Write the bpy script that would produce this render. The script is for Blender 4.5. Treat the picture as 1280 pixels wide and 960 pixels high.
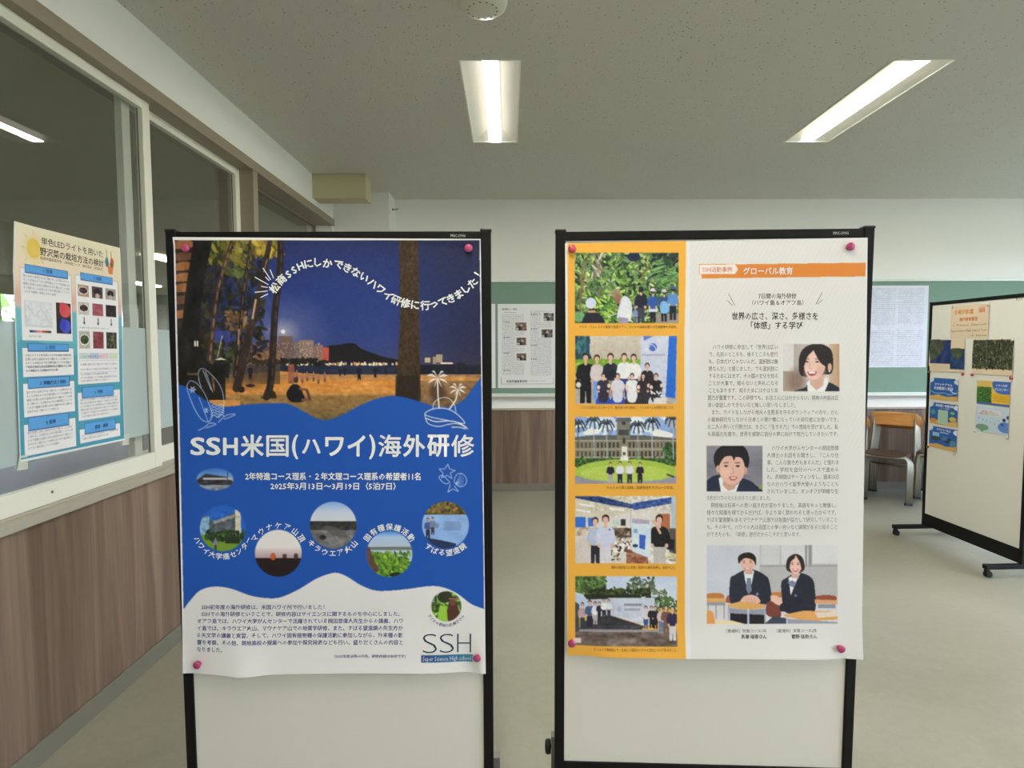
import bpy, bmesh, math, random
import numpy as np
from mathutils import Vector, Matrix

for o in list(bpy.data.objects): bpy.data.objects.remove(o)
SC = bpy.context.scene
COL = SC.collection
random.seed(7)

# ------------------------------------------------------------------ camera
F_PX, PITCH, YAW, ROLL, CAM_Z = 760.0, 0.0593, 0.0056, -0.0029, 1.5
def cam_axes():
    cp, sp, cy, sy = math.cos(PITCH), math.sin(PITCH), math.cos(YAW), math.sin(YAW)
    F = np.array([sy*cp, cy*cp, -sp]); R = np.array([cy, -sy, 0.0]); U = np.cross(R, F)
    return F, R*math.cos(ROLL)+U*math.sin(ROLL), U*math.cos(ROLL)-R*math.sin(ROLL)
AF, AR, AU = cam_axes()
EYE = np.array([0, 0, CAM_Z])
cd = bpy.data.cameras.new('camera'); cam = bpy.data.objects.new('camera', cd); COL.objects.link(cam)
cd.sensor_width = 36; cd.lens = F_PX/1280*36; cd.clip_start = 0.05; cd.clip_end = 200
cam.matrix_world = Matrix(((AR[0], AU[0], -AF[0], 0), (AR[1], AU[1], -AF[1], 0), (AR[2], AU[2], -AF[2], CAM_Z), (0, 0, 0, 1)))
SC.camera = cam
# measured points of the photograph -> points on real planes of the room
def ray(x, y):
    x = np.asarray(x, float); y = np.asarray(y, float)
    return AF*F_PX + (x-640)[..., None]*AR + (480-y)[..., None]*AU
def on_plane(x, y, n, d):            # plane n.P = d
    v = ray(x, y); n = np.asarray(n, float)
    t = (d - n@EYE)/(v@n)
    return EYE + v*t[..., None]

# ------------------------------------------------------------------ world, light, exposure
SC.view_settings.view_transform = 'Standard'; SC.view_settings.look = 'None'
SC.view_settings.gamma = 1; SC.view_settings.use_curve_mapping = False
SC.view_settings.exposure = 0.82
W = bpy.data.worlds.new('sky'); SC.world = W; W.use_nodes = True
wn = W.node_tree.nodes; wl = W.node_tree.links; wn.clear()
tc = wn.new('ShaderNodeTexCoord'); sx = wn.new('ShaderNodeSeparateXYZ'); rp = wn.new('ShaderNodeValToRGB')
bg = wn.new('ShaderNodeBackground'); wo = wn.new('ShaderNodeOutputWorld')
wl.new(tc.outputs['Generated'], sx.inputs[0]); wl.new(sx.outputs[2], rp.inputs[0])
rp.color_ramp.elements[0].position = 0.0; rp.color_ramp.elements[0].color = (.17, .19, .18, 1)
rp.color_ramp.elements[1].position = 0.05; rp.color_ramp.elements[1].color = (.68, .78, 1.0, 1)
e = rp.color_ramp.elements.new(1.0); e.color = (.50, .66, 1.0, 1)
wl.new(rp.outputs[0], bg.inputs[0]); bg.inputs[1].default_value = 9.0
wl.new(bg.outputs[0], wo.inputs[0])
LAMP_COL = (1.0, 0.93, 0.80); LAMP_STRENGTH = 50.0
try:
    SC.cycles.max_bounces = 10; SC.cycles.diffuse_bounces = 5; SC.cycles.transparent_max_bounces = 16
    SC.cycles.sample_clamp_indirect = 6; SC.cycles.caustics_reflective = False; SC.cycles.caustics_refractive = False
except Exception: pass

# ------------------------------------------------------------------ colour
def lin(c):
    c = np.asarray(c, float)/255.0
    return np.where(c <= .04045, c/12.92, ((c+.055)/1.055)**2.4)
def L(r, g, b): return tuple(float(v) for v in lin((r, g, b))) + (1.0,)

# ------------------------------------------------------------------ materials
def mat(name, col, rough=.5, metal=0.0, bump=0, bscale=200, var=0, vscale=5, spec=.5, coat=0):
    m = bpy.data.materials.new(name); m.use_nodes = True
    n = m.node_tree.nodes; l = m.node_tree.links; b = n['Principled BSDF']
    b.inputs['Base Color'].default_value = col; b.inputs['Roughness'].default_value = rough
    b.inputs['Metallic'].default_value = metal; b.inputs['Specular IOR Level'].default_value = spec
    if coat: b.inputs['Coat Weight'].default_value = coat
    t = n.new('ShaderNodeTexCoord')
    if var:
        no = n.new('ShaderNodeTexNoise'); no.inputs['Scale'].default_value = vscale; no.inputs['Detail'].default_value = 6
        l.new(t.outputs['Object'], no.inputs['Vector'])
        mx = n.new('ShaderNodeMix'); mx.data_type = 'RGBA'
        mx.inputs['A'].default_value = tuple(v*(1-var) for v in col[:3])+(1,); mx.inputs['B'].default_value = tuple(min(1, v*(1+var)) for v in col[:3])+(1,)
        l.new(no.outputs[0], mx.inputs['Factor']); l.new(mx.outputs['Result'], b.inputs['Base Color'])
    if bump:
        no = n.new('ShaderNodeTexNoise'); no.inputs['Scale'].default_value = bscale; no.inputs['Detail'].default_value = 4
        l.new(t.outputs['Object'], no.inputs['Vector'])
        bp = n.new('ShaderNodeBump'); bp.inputs['Strength'].default_value = bump; bp.inputs['Distance'].default_value = .002
        l.new(no.outputs[0], bp.inputs['Height']); l.new(bp.outputs[0], b.inputs['Normal'])
    return m

def ceiling_mat():
    m = mat('ceiling_board', L(204, 202, 195), .9, spec=.2)
    n = m.node_tree.nodes; l = m.node_tree.links; b = n['Principled BSDF']; t = n.new('ShaderNodeTexCoord')
    v = n.new('ShaderNodeTexVoronoi'); v.inputs['Scale'].default_value = 34; v.inputs['Randomness'].default_value = 1
    no = n.new('ShaderNodeTexNoise'); no.inputs['Scale'].default_value = 90; no.inputs['Detail'].default_value = 5
    l.new(t.outputs['Object'], v.inputs['Vector']); l.new(t.outputs['Object'], no.inputs['Vector'])
    r = n.new('ShaderNodeValToRGB'); r.color_ramp.elements[0].position = .12; r.color_ramp.elements[1].position = .20
    r.color_ramp.elements[0].color = L(128, 128, 118); r.color_ramp.elements[1].color = L(206, 204, 196)
    a = n.new('ShaderNodeMath'); a.operation = 'ADD'
    s = n.new('ShaderNodeMath'); s.operation = 'MULTIPLY_ADD'; s.inputs[1].default_value = .5; s.inputs[2].default_value = -.2
    l.new(no.outputs[0], s.inputs[0]); l.new(v.outputs['Distance'], a.inputs[0]); l.new(s.outputs[0], a.inputs[1])
    l.new(a.outputs[0], r.inputs[0])
    l.new(r.outputs[0], b.inputs['Base Color'])
    bp = n.new('ShaderNodeBump'); bp.inputs['Strength'].default_value = .6; bp.inputs['Distance'].default_value = .005
    l.new(no.outputs[0], bp.inputs['Height']); l.new(bp.outputs[0], b.inputs['Normal'])
    return m

def wood_mat(name, c0, c1, c2, axis_scale=(9, 9, .35), rough=.5):
    m = mat(name, c1, rough, spec=.3); n = m.node_tree.nodes; l = m.node_tree.links; b = n['Principled BSDF']
    t = n.new('ShaderNodeTexCoord'); mp = n.new('ShaderNodeMapping'); mp.inputs['Scale'].default_value = axis_scale
    l.new(t.outputs['Object'], mp.inputs['Vector'])
    a = n.new('ShaderNodeTexNoise'); a.inputs['Scale'].default_value = 1.6; a.inputs['Detail'].default_value = 8; a.inputs['Roughness'].default_value = .62; a.inputs['Distortion'].default_value = .5
    l.new(mp.outputs[0], a.inputs['Vector'])
    mp2 = n.new('ShaderNodeMapping'); mp2.inputs['Scale'].default_value = tuple(v*8 for v in axis_scale); l.new(t.outputs['Object'], mp2.inputs['Vector'])
    f = n.new('ShaderNodeTexNoise'); f.inputs['Scale'].default_value = 1.5; f.inputs['Detail'].default_value = 6; l.new(mp2.outputs[0], f.inputs['Vector'])
    ad = n.new('ShaderNodeMath'); ad.operation = 'MULTIPLY_ADD'; ad.inputs[1].default_value = .12; l.new(f.outputs[0], ad.inputs[0]); 
    sb = n.new('ShaderNodeMath'); sb.operation = 'SUBTRACT'; sb.inputs[1].default_value = .06; l.new(a.outputs[0], sb.inputs[0]); l.new(sb.outputs[0], ad.inputs[2])
    r = n.new('ShaderNodeValToRGB'); cr = r.color_ramp
    cr.elements[0].position = .30; cr.elements[0].color = c0; cr.elements[1].position = .70; cr.elements[1].color = c2
    e = cr.elements.new(.5); e.color = c1
    l.new(ad.outputs[0], r.inputs[0]); l.new(r.outputs[0], b.inputs['Base Color'])
    return m

def floor_mat():
    m = mat('vinyl_floor', L(168, 168, 150), .3, spec=.45); n = m.node_tree.nodes; l = m.node_tree.links; b = n['Principled BSDF']
    t = n.new('ShaderNodeTexCoord')
    a = n.new('ShaderNodeTexNoise'); a.inputs['Scale'].default_value = 1.3; a.inputs['Detail'].default_value = 7; a.inputs['Distortion'].default_value = .6
    f = n.new('ShaderNodeTexNoise'); f.inputs['Scale'].default_value = 26; f.inputs['Detail'].default_value = 6; f.inputs['Distortion'].default_value = .8
    l.new(t.outputs['Object'], a.inputs['Vector']); l.new(t.outputs['Object'], f.inputs['Vector'])
    ad = n.new('ShaderNodeMath'); ad.operation = 'MULTIPLY_ADD'; ad.inputs[1].default_value = .35; l.new(f.outputs[0], ad.inputs[0]); l.new(a.outputs[0], ad.inputs[2])
    r = n.new('ShaderNodeValToRGB'); r.color_ramp.elements[0].position = .3; r.color_ramp.elements[0].color = L(138, 137, 121)
    r.color_ramp.elements[1].position = .9; r.color_ramp.elements[1].color = L(162, 160, 145)
    l.new(ad.outputs[0], r.inputs[0]); l.new(r.outputs[0], b.inputs['Base Color'])
    rr = n.new('ShaderNodeMath'); rr.operation = 'MULTIPLY_ADD'; rr.inputs[1].default_value = .2; rr.inputs[2].default_value = .22
    l.new(a.outputs[0], rr.inputs[0]); l.new(rr.outputs[0], b.inputs['Roughness'])
    return m

def glass_mat():
    m = bpy.data.materials.new('window_glass'); m.use_nodes = True; n = m.node_tree.nodes; l = m.node_tree.links; n.clear()
    o = n.new('ShaderNodeOutputMaterial'); mx = n.new('ShaderNodeMixShader'); t = n.new('ShaderNodeBsdfTransparent'); g = n.new('ShaderNodeBsdfGlossy')
    t.inputs[0].default_value = (.90, .915, .915, 1); g.inputs['Roughness'].default_value = 0.0; g.inputs[0].default_value = (1, 1, 1, 1)
    ge = n.new('ShaderNodeNewGeometry'); dt = n.new('ShaderNodeVectorMath'); dt.operation = 'DOT_PRODUCT'     # Schlick reflectance, the same from either side of the pane
    l.new(ge.outputs['Normal'], dt.inputs[0]); l.new(ge.outputs['Incoming'], dt.inputs[1])
    def mth(op, a, b=None):
        q = n.new('ShaderNodeMath'); q.operation = op
        for i, v in enumerate((a, b)):
            if v is None: continue
            if isinstance(v, float): q.inputs[i].default_value = v
            else: l.new(v, q.inputs[i])
        return q.outputs[0]
    sch = mth('ADD', mth('MULTIPLY', mth('POWER', mth('SUBTRACT', 1.0, mth('ABSOLUTE', dt.outputs['Value'])), 5.0), .96), .042)
    l.new(sch, mx.inputs[0]); l.new(t.outputs[0], mx.inputs[1]); l.new(g.outputs[0], mx.inputs[2]); l.new(mx.outputs[0], o.inputs[0])
    return m

def film_mat():
    m = bpy.data.materials.new('frosted_film'); m.use_nodes = True; n = m.node_tree.nodes; l = m.node_tree.links; n.clear()
    o = n.new('ShaderNodeOutputMaterial'); mx = n.new('ShaderNodeMixShader'); a = n.new('ShaderNodeBsdfDiffuse'); t = n.new('ShaderNodeBsdfTranslucent')
    a.inputs[0].default_value = L(198, 212, 210); t.inputs[0].default_value = L(205, 215, 213); mx.inputs[0].default_value = .3
    l.new(a.outputs[0], mx.inputs[1]); l.new(t.outputs[0], mx.inputs[2])
    m2 = n.new('ShaderNodeMixShader'); tr = n.new('ShaderNodeBsdfTransparent'); m2.inputs[0].default_value = .12
    l.new(mx.outputs[0], m2.inputs[1]); l.new(tr.outputs[0], m2.inputs[2]); l.new(m2.outputs[0], o.inputs[0])
    return m

def emit_mat(name, col, s):
    m = bpy.data.materials.new(name); m.use_nodes = True; n = m.node_tree.nodes; l = m.node_tree.links; n.clear()
    o = n.new('ShaderNodeOutputMaterial'); e = n.new('ShaderNodeEmission'); e.inputs[0].default_value = tuple(col[:3])+(1,); e.inputs[1].default_value = s
    l.new(e.outputs[0], o.inputs[0]); return m

def print_mat(name='printed_paper', rough=.45):
    m = mat(name, (1, 1, 1, 1), rough, spec=.35); n = m.node_tree.nodes; l = m.node_tree.links
    a = n.new('ShaderNodeAttribute'); a.attribute_name = 'ink'; l.new(a.outputs[0], n['Principled BSDF'].inputs['Base Color'])
    return m

M = dict(
    ceiling=ceiling_mat(), wall=mat('painted_wall', L(236, 237, 232), .8, bump=.05, bscale=300, spec=.2),
    floor=floor_mat(), glass=glass_mat(), film=film_mat(),
    wood=wood_mat('wood_panelling', L(92, 74, 61), L(120, 101, 86), L(150, 130, 112), (5, 5, .25)),
    base=mat('rubber_baseboard', L(118, 115, 102), .6), taupe=mat('taupe_aluminium', L(146, 136, 118), .45, var=.06, vscale=3),
    sash=mat('ivory_aluminium', L(226, 226, 212), .4, spec=.4), ledge=mat('grey_ledge', L(168, 162, 148), .5),
    dark=mat('dark_recess', L(86, 80, 66), .7), black=mat('black_aluminium', L(13, 12, 12), .5, spec=.25),
    panel=mat('white_steel_panel', L(224, 223, 214), .42, bump=.02, bscale=60, spec=.4), plastic=mat('black_plastic', L(11, 11, 13), .5),
    grey=mat('grey_steel', L(120, 122, 120), .4, metal=.5), chrome=mat('steel_tube', L(150, 146, 132), .38, metal=.75),
    green=mat('green_felt', L(126, 154, 140), .9, bump=.15, bscale=900, var=.04, vscale=30, spec=.1), alu=mat('pale_aluminium', L(214, 222, 216), .35, metal=.1),
    ply=wood_mat('plywood', L(178, 116, 58), L(205, 145, 82), L(222, 168, 104), (.8, 8, 8), .35), lampbox=mat('white_lamp_housing', L(240, 241, 232), .5),
    lampbar=emit_mat('led_bar', LAMP_COL, LAMP_STRENGTH), lampside=emit_mat('led_bar_side', LAMP_COL, .95), cream=mat('cream_box', L(196, 188, 152), .6), offwhite=mat('offwhite_plastic', L(212, 212, 196), .45),
    lampside2=emit_mat('next_room_lamp', LAMP_COL, 24), print=print_mat(), seat=wood_mat('shaded_seat_wood', L(60, 46, 36), L(74, 56, 44), L(90, 70, 54), (.8, 8, 8), .45), matte=print_mat('matte_print', .75), pink=mat('magenta_plastic', L(176, 58, 112), .22, spec=.6, coat=.5), red=mat('rose_plastic', L(186, 62, 80), .22, spec=.6, coat=.5),  # seat: wood colour darkened to carry the shade inside the chair stacks
    clear=mat('clear_tape', L(205, 208, 198), .3), leaf=mat('hedge_leaves', L(120, 170, 60), .7, var=.5, vscale=4), rubber=mat('rubber_foot', L(20, 20, 20), .7),
    gold=mat('brass_pin', L(150, 120, 70), .4, metal=.6), nroom=mat('next_room_wall', L(170, 168, 148), .8), nceil=mat('next_room_ceiling', L(190, 188, 164), .9), nfloor=mat('next_room_floor', L(88, 76, 58), .6),
    blind=mat('roller_blind', L(220, 214, 190), .8),
)

# ------------------------------------------------------------------ object helpers (all coordinates are world; every root is unrotated)
def props(o, label=None, cat=None, group=None, kind=None):
    if label: o['label'] = label
    if cat: o['category'] = cat
    if group: o['group'] = group
    if kind: o['kind'] = kind
    return o
def root(name, loc, label, cat, group=None):
    o = bpy.data.objects.new(name, None); COL.objects.link(o); o.location = loc; o.empty_display_size = .1
    return props(o, label, cat, group)
def base_of(p):
    v = Vector((0, 0, 0))
    while p is not None: v += p.location; p = p.parent
    return v
class MB:
    def __init__(s): s.v = []; s.f = []
    def add(s, vs, fs):
        k = len(s.v); s.v += [tuple(map(float, v)) for v in vs]; s.f += [tuple(i+k for i in f) for f in fs]; return s
    def box(s, x0, x1, y0, y1, z0, z1, fn=None):
        x0, x1 = sorted((x0, x1)); y0, y1 = sorted((y0, y1)); z0, z1 = sorted((z0, z1))
        vs = [(x, y, z) for x in (x0, x1) for y in (y0, y1) for z in (z0, z1)]
        if fn: vs = [fn(*v) for v in vs]
        return s.add(vs, [(0, 1, 3, 2), (4, 6, 7, 5), (0, 4, 5, 1), (2, 3, 7, 6), (0, 2, 6, 4), (1, 5, 7, 3)])
    def tube(s, pts, r, n=10, cap=True):
        pts = [Vector(p) for p in pts]; N = len(pts); rings = []
        up = None
        for i, p in enumerate(pts):
            d = (pts[min(i+1, N-1)]-pts[max(i-1, 0)]).normalized()
            if up is None: up = Vector((0, 0, 1)) if abs(d.z) < .9 else Vector((1, 0, 0))
            a = d.cross(up).normalized(); b = a.cross(d).normalized(); up = b
            rr = r[i] if isinstance(r, (list, tuple)) else r
            rings.append([p+(a*math.cos(t)+b*math.sin(t))*rr for t in (2*math.pi*k/n for k in range(n))])
        vs = [v for rg in rings for v in rg]; fs = []
        for i in range(N-1):
            for k in range(n): fs.append((i*n+k, i*n+(k+1) % n, (i+1)*n+(k+1) % n, (i+1)*n+k))
        if cap: fs += [tuple(range(n))[::-1], tuple((N-1)*n+k for k in range(n))]
        return s.add(vs, fs)
    def lathe(s, c, axis, prof, n=20):      # prof: (distance along axis, radius)
        c = Vector(c); ax = Vector(axis).normalized()
        return s.tube([c+ax*h for h, _ in prof], [max(r, 1e-5) for _, r in prof], n)
    def build(s, name, m, parent=None, bevel=0, smooth=False, kind=None):
        me = bpy.data.meshes.new(name); off = base_of(parent)
        me.from_pydata([(v[0]-off.x, v[1]-off.y, v[2]-off.z) for v in s.v], [], s.f); me.materials.append(m)
        bm = bmesh.new(); bm.from_mesh(me); bmesh.ops.recalc_face_normals(bm, faces=bm.faces); bm.to_mesh(me); bm.free()
        if smooth: me.shade_smooth()
        o = bpy.data.objects.new(name, me); COL.objects.link(o)
        if parent is not None: o.parent = parent
        elif kind is None and 'category' not in o: pass
        if kind: o['kind'] = kind
        if bevel:
            b = o.modifiers.new('bevel', 'BEVEL'); b.width = bevel; b.segments = 2; b.limit_method = 'ANGLE'; b.angle_limit = .7
        if smooth:
            pass
        return o
def holes_rect(u0, u1, v0, v1, holes):
    us = sorted({u0, u1, *[h[0] for h in holes], *[h[1] for h in holes]}); vs = sorted({v0, v1, *[h[2] for h in holes], *[h[3] for h in holes]}); out = []
    for a, b in zip(us, us[1:]):
        for c, d in zip(vs, vs[1:]):
            mu, mv = (a+b)/2, (c+d)/2
            if not any(h[0] < mu < h[1] and h[2] < mv < h[3] for h in holes): out.append((a, b, c, d))
    return out
def grid_mesh(name, P, ink, m, parent):       # P (ny,nx,3) world, ink (ny,nx,3) linear
    ny, nx = P.shape[:2]; off = base_of(parent); P = P-np.array(off)
    me = bpy.data.meshes.new(name); me.vertices.add(nx*ny); me.vertices.foreach_set('co', P.reshape(-1).astype(np.float32))
    i = np.arange(nx*ny).reshape(ny, nx); q = np.stack([i[:-1, :-1], i[1:, :-1], i[1:, 1:], i[:-1, 1:]], -1).reshape(-1, 4)
    me.loops.add(q.size); me.loops.foreach_set('vertex_index', q.reshape(-1).astype(np.int32))
    me.polygons.add(len(q)); me.polygons.foreach_set('loop_start', np.arange(0, q.size, 4, dtype=np.int32))
    me.update(calc_edges=True); me.shade_smooth()
    a = me.color_attributes.new('ink', 'FLOAT_COLOR', 'POINT'); c = np.ones((nx*ny, 4), np.float32); c[:, :3] = ink.reshape(-1, 3)
    a.data.foreach_set('color', c.reshape(-1)); me.materials.append(m)
    o = bpy.data.objects.new(name, me); COL.objects.link(o); o.parent = parent
    return o

# ------------------------------------------------------------------ painting on paper: a small numpy rasteriser whose result becomes vertex ink
def catmull(pts, n=12, closed=False):
    pts = [np.array(p, float) for p in pts]
    if closed: pts = [pts[-1]]+pts+pts[:2]
    else: pts = [2*pts[0]-pts[1]]+pts+[2*pts[-1]-pts[-2]]
    out = []
    for a, b, c, d in zip(pts, pts[1:], pts[2:], pts[3:]):
        for k in range(n):
            t = k/n; out.append(.5*((2*b)+(c-a)*t+(2*a-5*b+4*c-d)*t*t+(3*b-a-3*c+d)*t**3))
    out.append(pts[-2]); return [tuple(p) for p in out]
class Cv:
    def __init__(s, x0, y0, x1, y1, S=2.0, bgc=(255, 255, 255), seed=1):
        s.x0, s.y0, s.S = x0, y0, S; s.w = int((x1-x0)*S)+2; s.h = int((y1-y0)*S)+2
        s.a = np.ones((s.h, s.w, 3))*np.array(bgc, float); s.clip = None; s.rng = np.random.default_rng(seed)
        s.X, s.Y = np.meshgrid((np.arange(s.w)+.5)/S+x0, (np.arange(s.h)+.5)/S+y0)
    def box(s, x0, y0, x1, y1):
        a = max(0, int((x0-s.x0)*s.S)-2); b = min(s.w, int((x1-s.x0)*s.S)+3); c = max(0, int((y0-s.y0)*s.S)-2); d = min(s.h, int((y1-s.y0)*s.S)+3)
        return slice(c, max(c, d)), slice(a, max(a, b))
    def put(s, sl, m, col, al=1.0):
        if s.clip is not None: m = m*s.clip[sl]
        m = (m*al)[..., None]; s.a[sl] = s.a[sl]*(1-m)+np.asarray(col, float)*m
    def pmask(s, pts, sl):
        X, Y = s.X[sl], s.Y[sl]; m = np.zeros(X.shape, bool); n = len(pts)
        for i in range(n):
            (x0, y0), (x1, y1) = pts[i], pts[(i+1) % n]
            if y0 == y1: continue
            m ^= ((Y >= min(y0, y1)) & (Y < max(y0, y1)) & (X < x0+(Y-y0)*(x1-x0)/(y1-y0)))
        return m.astype(float)
    def poly(s, pts, col, al=1.0):
        xs = [p[0] for p in pts]; ys = [p[1] for p in pts]; sl = s.box(min(xs), min(ys), max(xs), max(ys)); s.put(sl, s.pmask(pts, sl), col, al)
    def blob(s, pts, col, al=1.0): s.poly(catmull(pts, 6, True)[:-1], col, al)
    def rect(s, x0, y0, x1, y1, col, al=1.0):
        sl = s.box(x0, y0, x1, y1); X, Y = s.X[sl], s.Y[sl]; s.put(sl, ((X >= x0) & (X < x1) & (Y >= y0) & (Y < y1)).astype(float), col, al)
    def ell(s, cx, cy, rx, ry, col, al=1.0, rot=0, soft=.0):
        R = max(rx, ry)*(1+soft); sl = s.box(cx-R, cy-R, cx+R, cy+R); X, Y = s.X[sl]-cx, s.Y[sl]-cy; c, d = math.cos(rot), math.sin(rot)
        q = np.sqrt(((X*c+Y*d)/rx)**2+((-X*d+Y*c)/ry)**2)
        m = (q < 1).astype(float) if not soft else np.clip((1+soft-q)/(2*soft), 0, 1); s.put(sl, m, col, al)
    def line(s, pts, w, col, al=1.0):
        xs = [p[0] for p in pts]; ys = [p[1] for p in pts]; sl = s.box(min(xs)-w, min(ys)-w, max(xs)+w, max(ys)+w); X, Y = s.X[sl], s.Y[sl]; d = np.full(X.shape, 1e9)
        for (x0, y0), (x1, y1) in zip(pts, pts[1:]):
            dx, dy = x1-x0, y1-y0; t = np.clip(((X-x0)*dx+(Y-y0)*dy)/(dx*dx+dy*dy+1e-9), 0, 1); d = np.minimum(d, np.hypot(X-x0-t*dx, Y-y0-t*dy))
        s.put(sl, np.clip((w/2-d)*s.S+.5, 0, 1), col, al)
    def curve(s, pts, w, col, al=1.0, n=6): s.line(catmull(pts, n), w, col, al)
    def grad(s, x0, y0, x1, y1, stops, al=1.0, horiz=False):
        sl = s.box(x0, y0, x1, y1); X, Y = s.X[sl], s.Y[sl]; t = (X-x0)/(x1-x0) if horiz else (Y-y0)/(y1-y0)
        ps = [q[0] for q in stops]; c = np.stack([np.interp(t, ps, [q[1][k] for q in stops]) for k in range(3)], -1)
        s.put(sl, ((X >= x0) & (X < x1) & (Y >= y0) & (Y < y1)).astype(float), c, al)
    def noise(s, x0, y0, x1, y1, sx, sy, amp, mono=True):
        sl = s.box(x0, y0, x1, y1); X, Y = s.X[sl], s.Y[sl]; acc = np.zeros(X.shape+(1 if mono else 3,))
        for o in range(3):
            gx, gy = int((x1-x0)/sx*2**o)+3, int((y1-y0)/sy*2**o)+3; g = s.rng.normal(size=(gy, gx, acc.shape[2]))
            u = np.clip((X-x0)/sx*2**o, 0, gx-1.01); v = np.clip((Y-y0)/sy*2**o, 0, gy-1.01); i, j = u.astype(int), v.astype(int); fu, fv = (u-i)[..., None], (v-j)[..., None]
            acc += (g[j, i]*(1-fu)*(1-fv)+g[j, i+1]*fu*(1-fv)+g[j+1, i]*(1-fu)*fv+g[j+1, i+1]*fu*fv)/1.6**o
        m = ((X >= x0) & (X < x1) & (Y >= y0) & (Y < y1)).astype(float)
        if s.clip is not None: m = m*s.clip[sl]
        s.a[sl] = np.clip(s.a[sl]+acc*amp*m[..., None], 0, 255)
    def leaves(s, x0, y0, x1, y1, cols, n, l=4.0, w=1.2, up=None):
        for _ in range(n):
            x, y = s.rng.uniform(x0, x1), s.rng.uniform(y0, y1); a = s.rng.uniform(0, 3.14) if up is None else s.rng.normal(up, .5)
            c = np.array(cols[s.rng.integers(len(cols))])*s.rng.uniform(.8, 1.2); s.ell(x, y, l*s.rng.uniform(.5, 1.3), w*s.rng.uniform(.6, 1.4), np.clip(c, 0, 255), 1, a)
    def setclip(s, f=None): s.clip = None if f is None else f(s.X, s.Y).astype(float)
    def fig(s, x, y, h, hair=(30, 25, 25), top=(240, 240, 240), low=(40, 40, 60), skin=(205, 160, 130), w=1.0, sit=False, hat=None, back=False):
        k = h/7.5; hy = y-h+k*.55 if not sit else y-h+k*.7
        sh = hy+k*1.0; hip = sh+k*2.7; W2 = k*.95*w
        if not sit:
            s.poly([(x-W2*.8, hip-k*.3), (x+W2*.8, hip-k*.3), (x+W2*.75, y), (x+W2*.15, y), (x, hip+k), (x-W2*.15, y), (x-W2*.75, y)], low)
        else: s.blob([(x-W2*1.3, y), (x-W2*1.2, y-k*1.6), (x, y-k*2.0), (x+W2*1.2, y-k*1.6), (x+W2*1.3, y)], low); hip = y-k*.9
        s.blob([(x-W2, sh+k*.4), (x-W2*.5, sh), (x+W2*.5, sh), (x+W2, sh+k*.4), (x+W2*1.05, sh+k*1.7), (x+W2*.8, hip), (x-W2*.8, hip), (x-W2*1.05, sh+k*1.7)], top)
        s.line([(x-W2*.95, sh+k*.5), (x-W2*1.2, sh+k*1.7), (x-W2*.9, sh+k*2.6)], k*.42, top); s.line([(x+W2*.95, sh+k*.5), (x+W2*1.2, sh+k*1.7), (x+W2*.9, sh+k*2.6)], k*.42, top)
        s.ell(x-W2*.9, sh+k*2.6, k*.25, k*.3, skin); s.ell(x+W2*.9, sh+k*2.6, k*.25, k*.3, skin)
        s.rect(x-k*.2, hy+k*.3, x+k*.2, sh+k*.2, skin); s.ell(x, hy-k*.05, k*.52, k*.62, hair)
        if not back: s.ell(x, hy+k*.12, k*.4, k*.47, skin)
        if hat is not None: s.ell(x, hy-k*.3, k*.55, k*.4, hat); s.rect(x-k*.75, hy-k*.2, x+k*.75, hy-k*.02, hat)
    def sample(s, X, Y):
        u = np.clip((X-s.x0)*s.S-.5, 0, s.w-1.01); v = np.clip((Y-s.y0)*s.S-.5, 0, s.h-1.01); i, j = u.astype(int), v.astype(int); fu, fv = (u-i)[..., None], (v-j)[..., None]; a = s.a
        return a[j, i]*(1-fu)*(1-fv)+a[j, i+1]*fu*(1-fv)+a[j+1, i]*(1-fu)*fv+a[j+1, i+1]*fu*fv
    def soften(s, n=1):
        for _ in range(n):
            p = np.pad(s.a, ((1, 1), (1, 1), (0, 0)), 'edge'); s.a = (p[1:-1, 1:-1]*4+p[:-2, 1:-1]+p[2:, 1:-1]+p[1:-1, :-2]+p[1:-1, 2:])/8

# lettering: glyph outlines of the built-in font, flat on the paper
GL = {}; LAY = [None]
def glyphs(t, res=1, off=0.0):
    k = (t, res, off)
    if off > 0:                                   # bolder strokes: the outline repeated with small shifts
        g, tr = glyphs(t, res, 0.0); h = off*.8; sh = [(h, 0), (-h, 0), (0, h), (0, -h)]+([(h*.7, h*.7), (-h*.7, -h*.7), (h*.7, -h*.7), (-h*.7, h*.7)] if off > .025 else [])
        LAY[0] = np.repeat(np.arange(len(sh)), len(g)); return np.concatenate([g+np.array(q) for q in sh]), np.concatenate([tr+i*len(g) for i in range(len(sh))])
    if k not in GL:
        c = bpy.data.curves.new('t', 'FONT'); c.body = t; c.resolution_u = res; c.offset = off; c.size = 1
        o = bpy.data.objects.new('t', c); COL.objects.link(o); dg = bpy.context.evaluated_depsgraph_get(); dg.update()
        me = bpy.data.meshes.new_from_object(o.evaluated_get(dg)); n = len(me.vertices); co = np.zeros(n*3); me.vertices.foreach_get('co', co)
        me.calc_loop_triangles(); tr = np.zeros(len(me.loop_triangles)*3, int); me.loop_triangles.foreach_get('vertices', tr)
        GL[k] = (co.reshape(-1, 3)[:, :2], tr.reshape(-1, 3)); bpy.data.objects.remove(o); bpy.data.meshes.remove(me); bpy.data.curves.remove(c)
    return GL[k]
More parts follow.
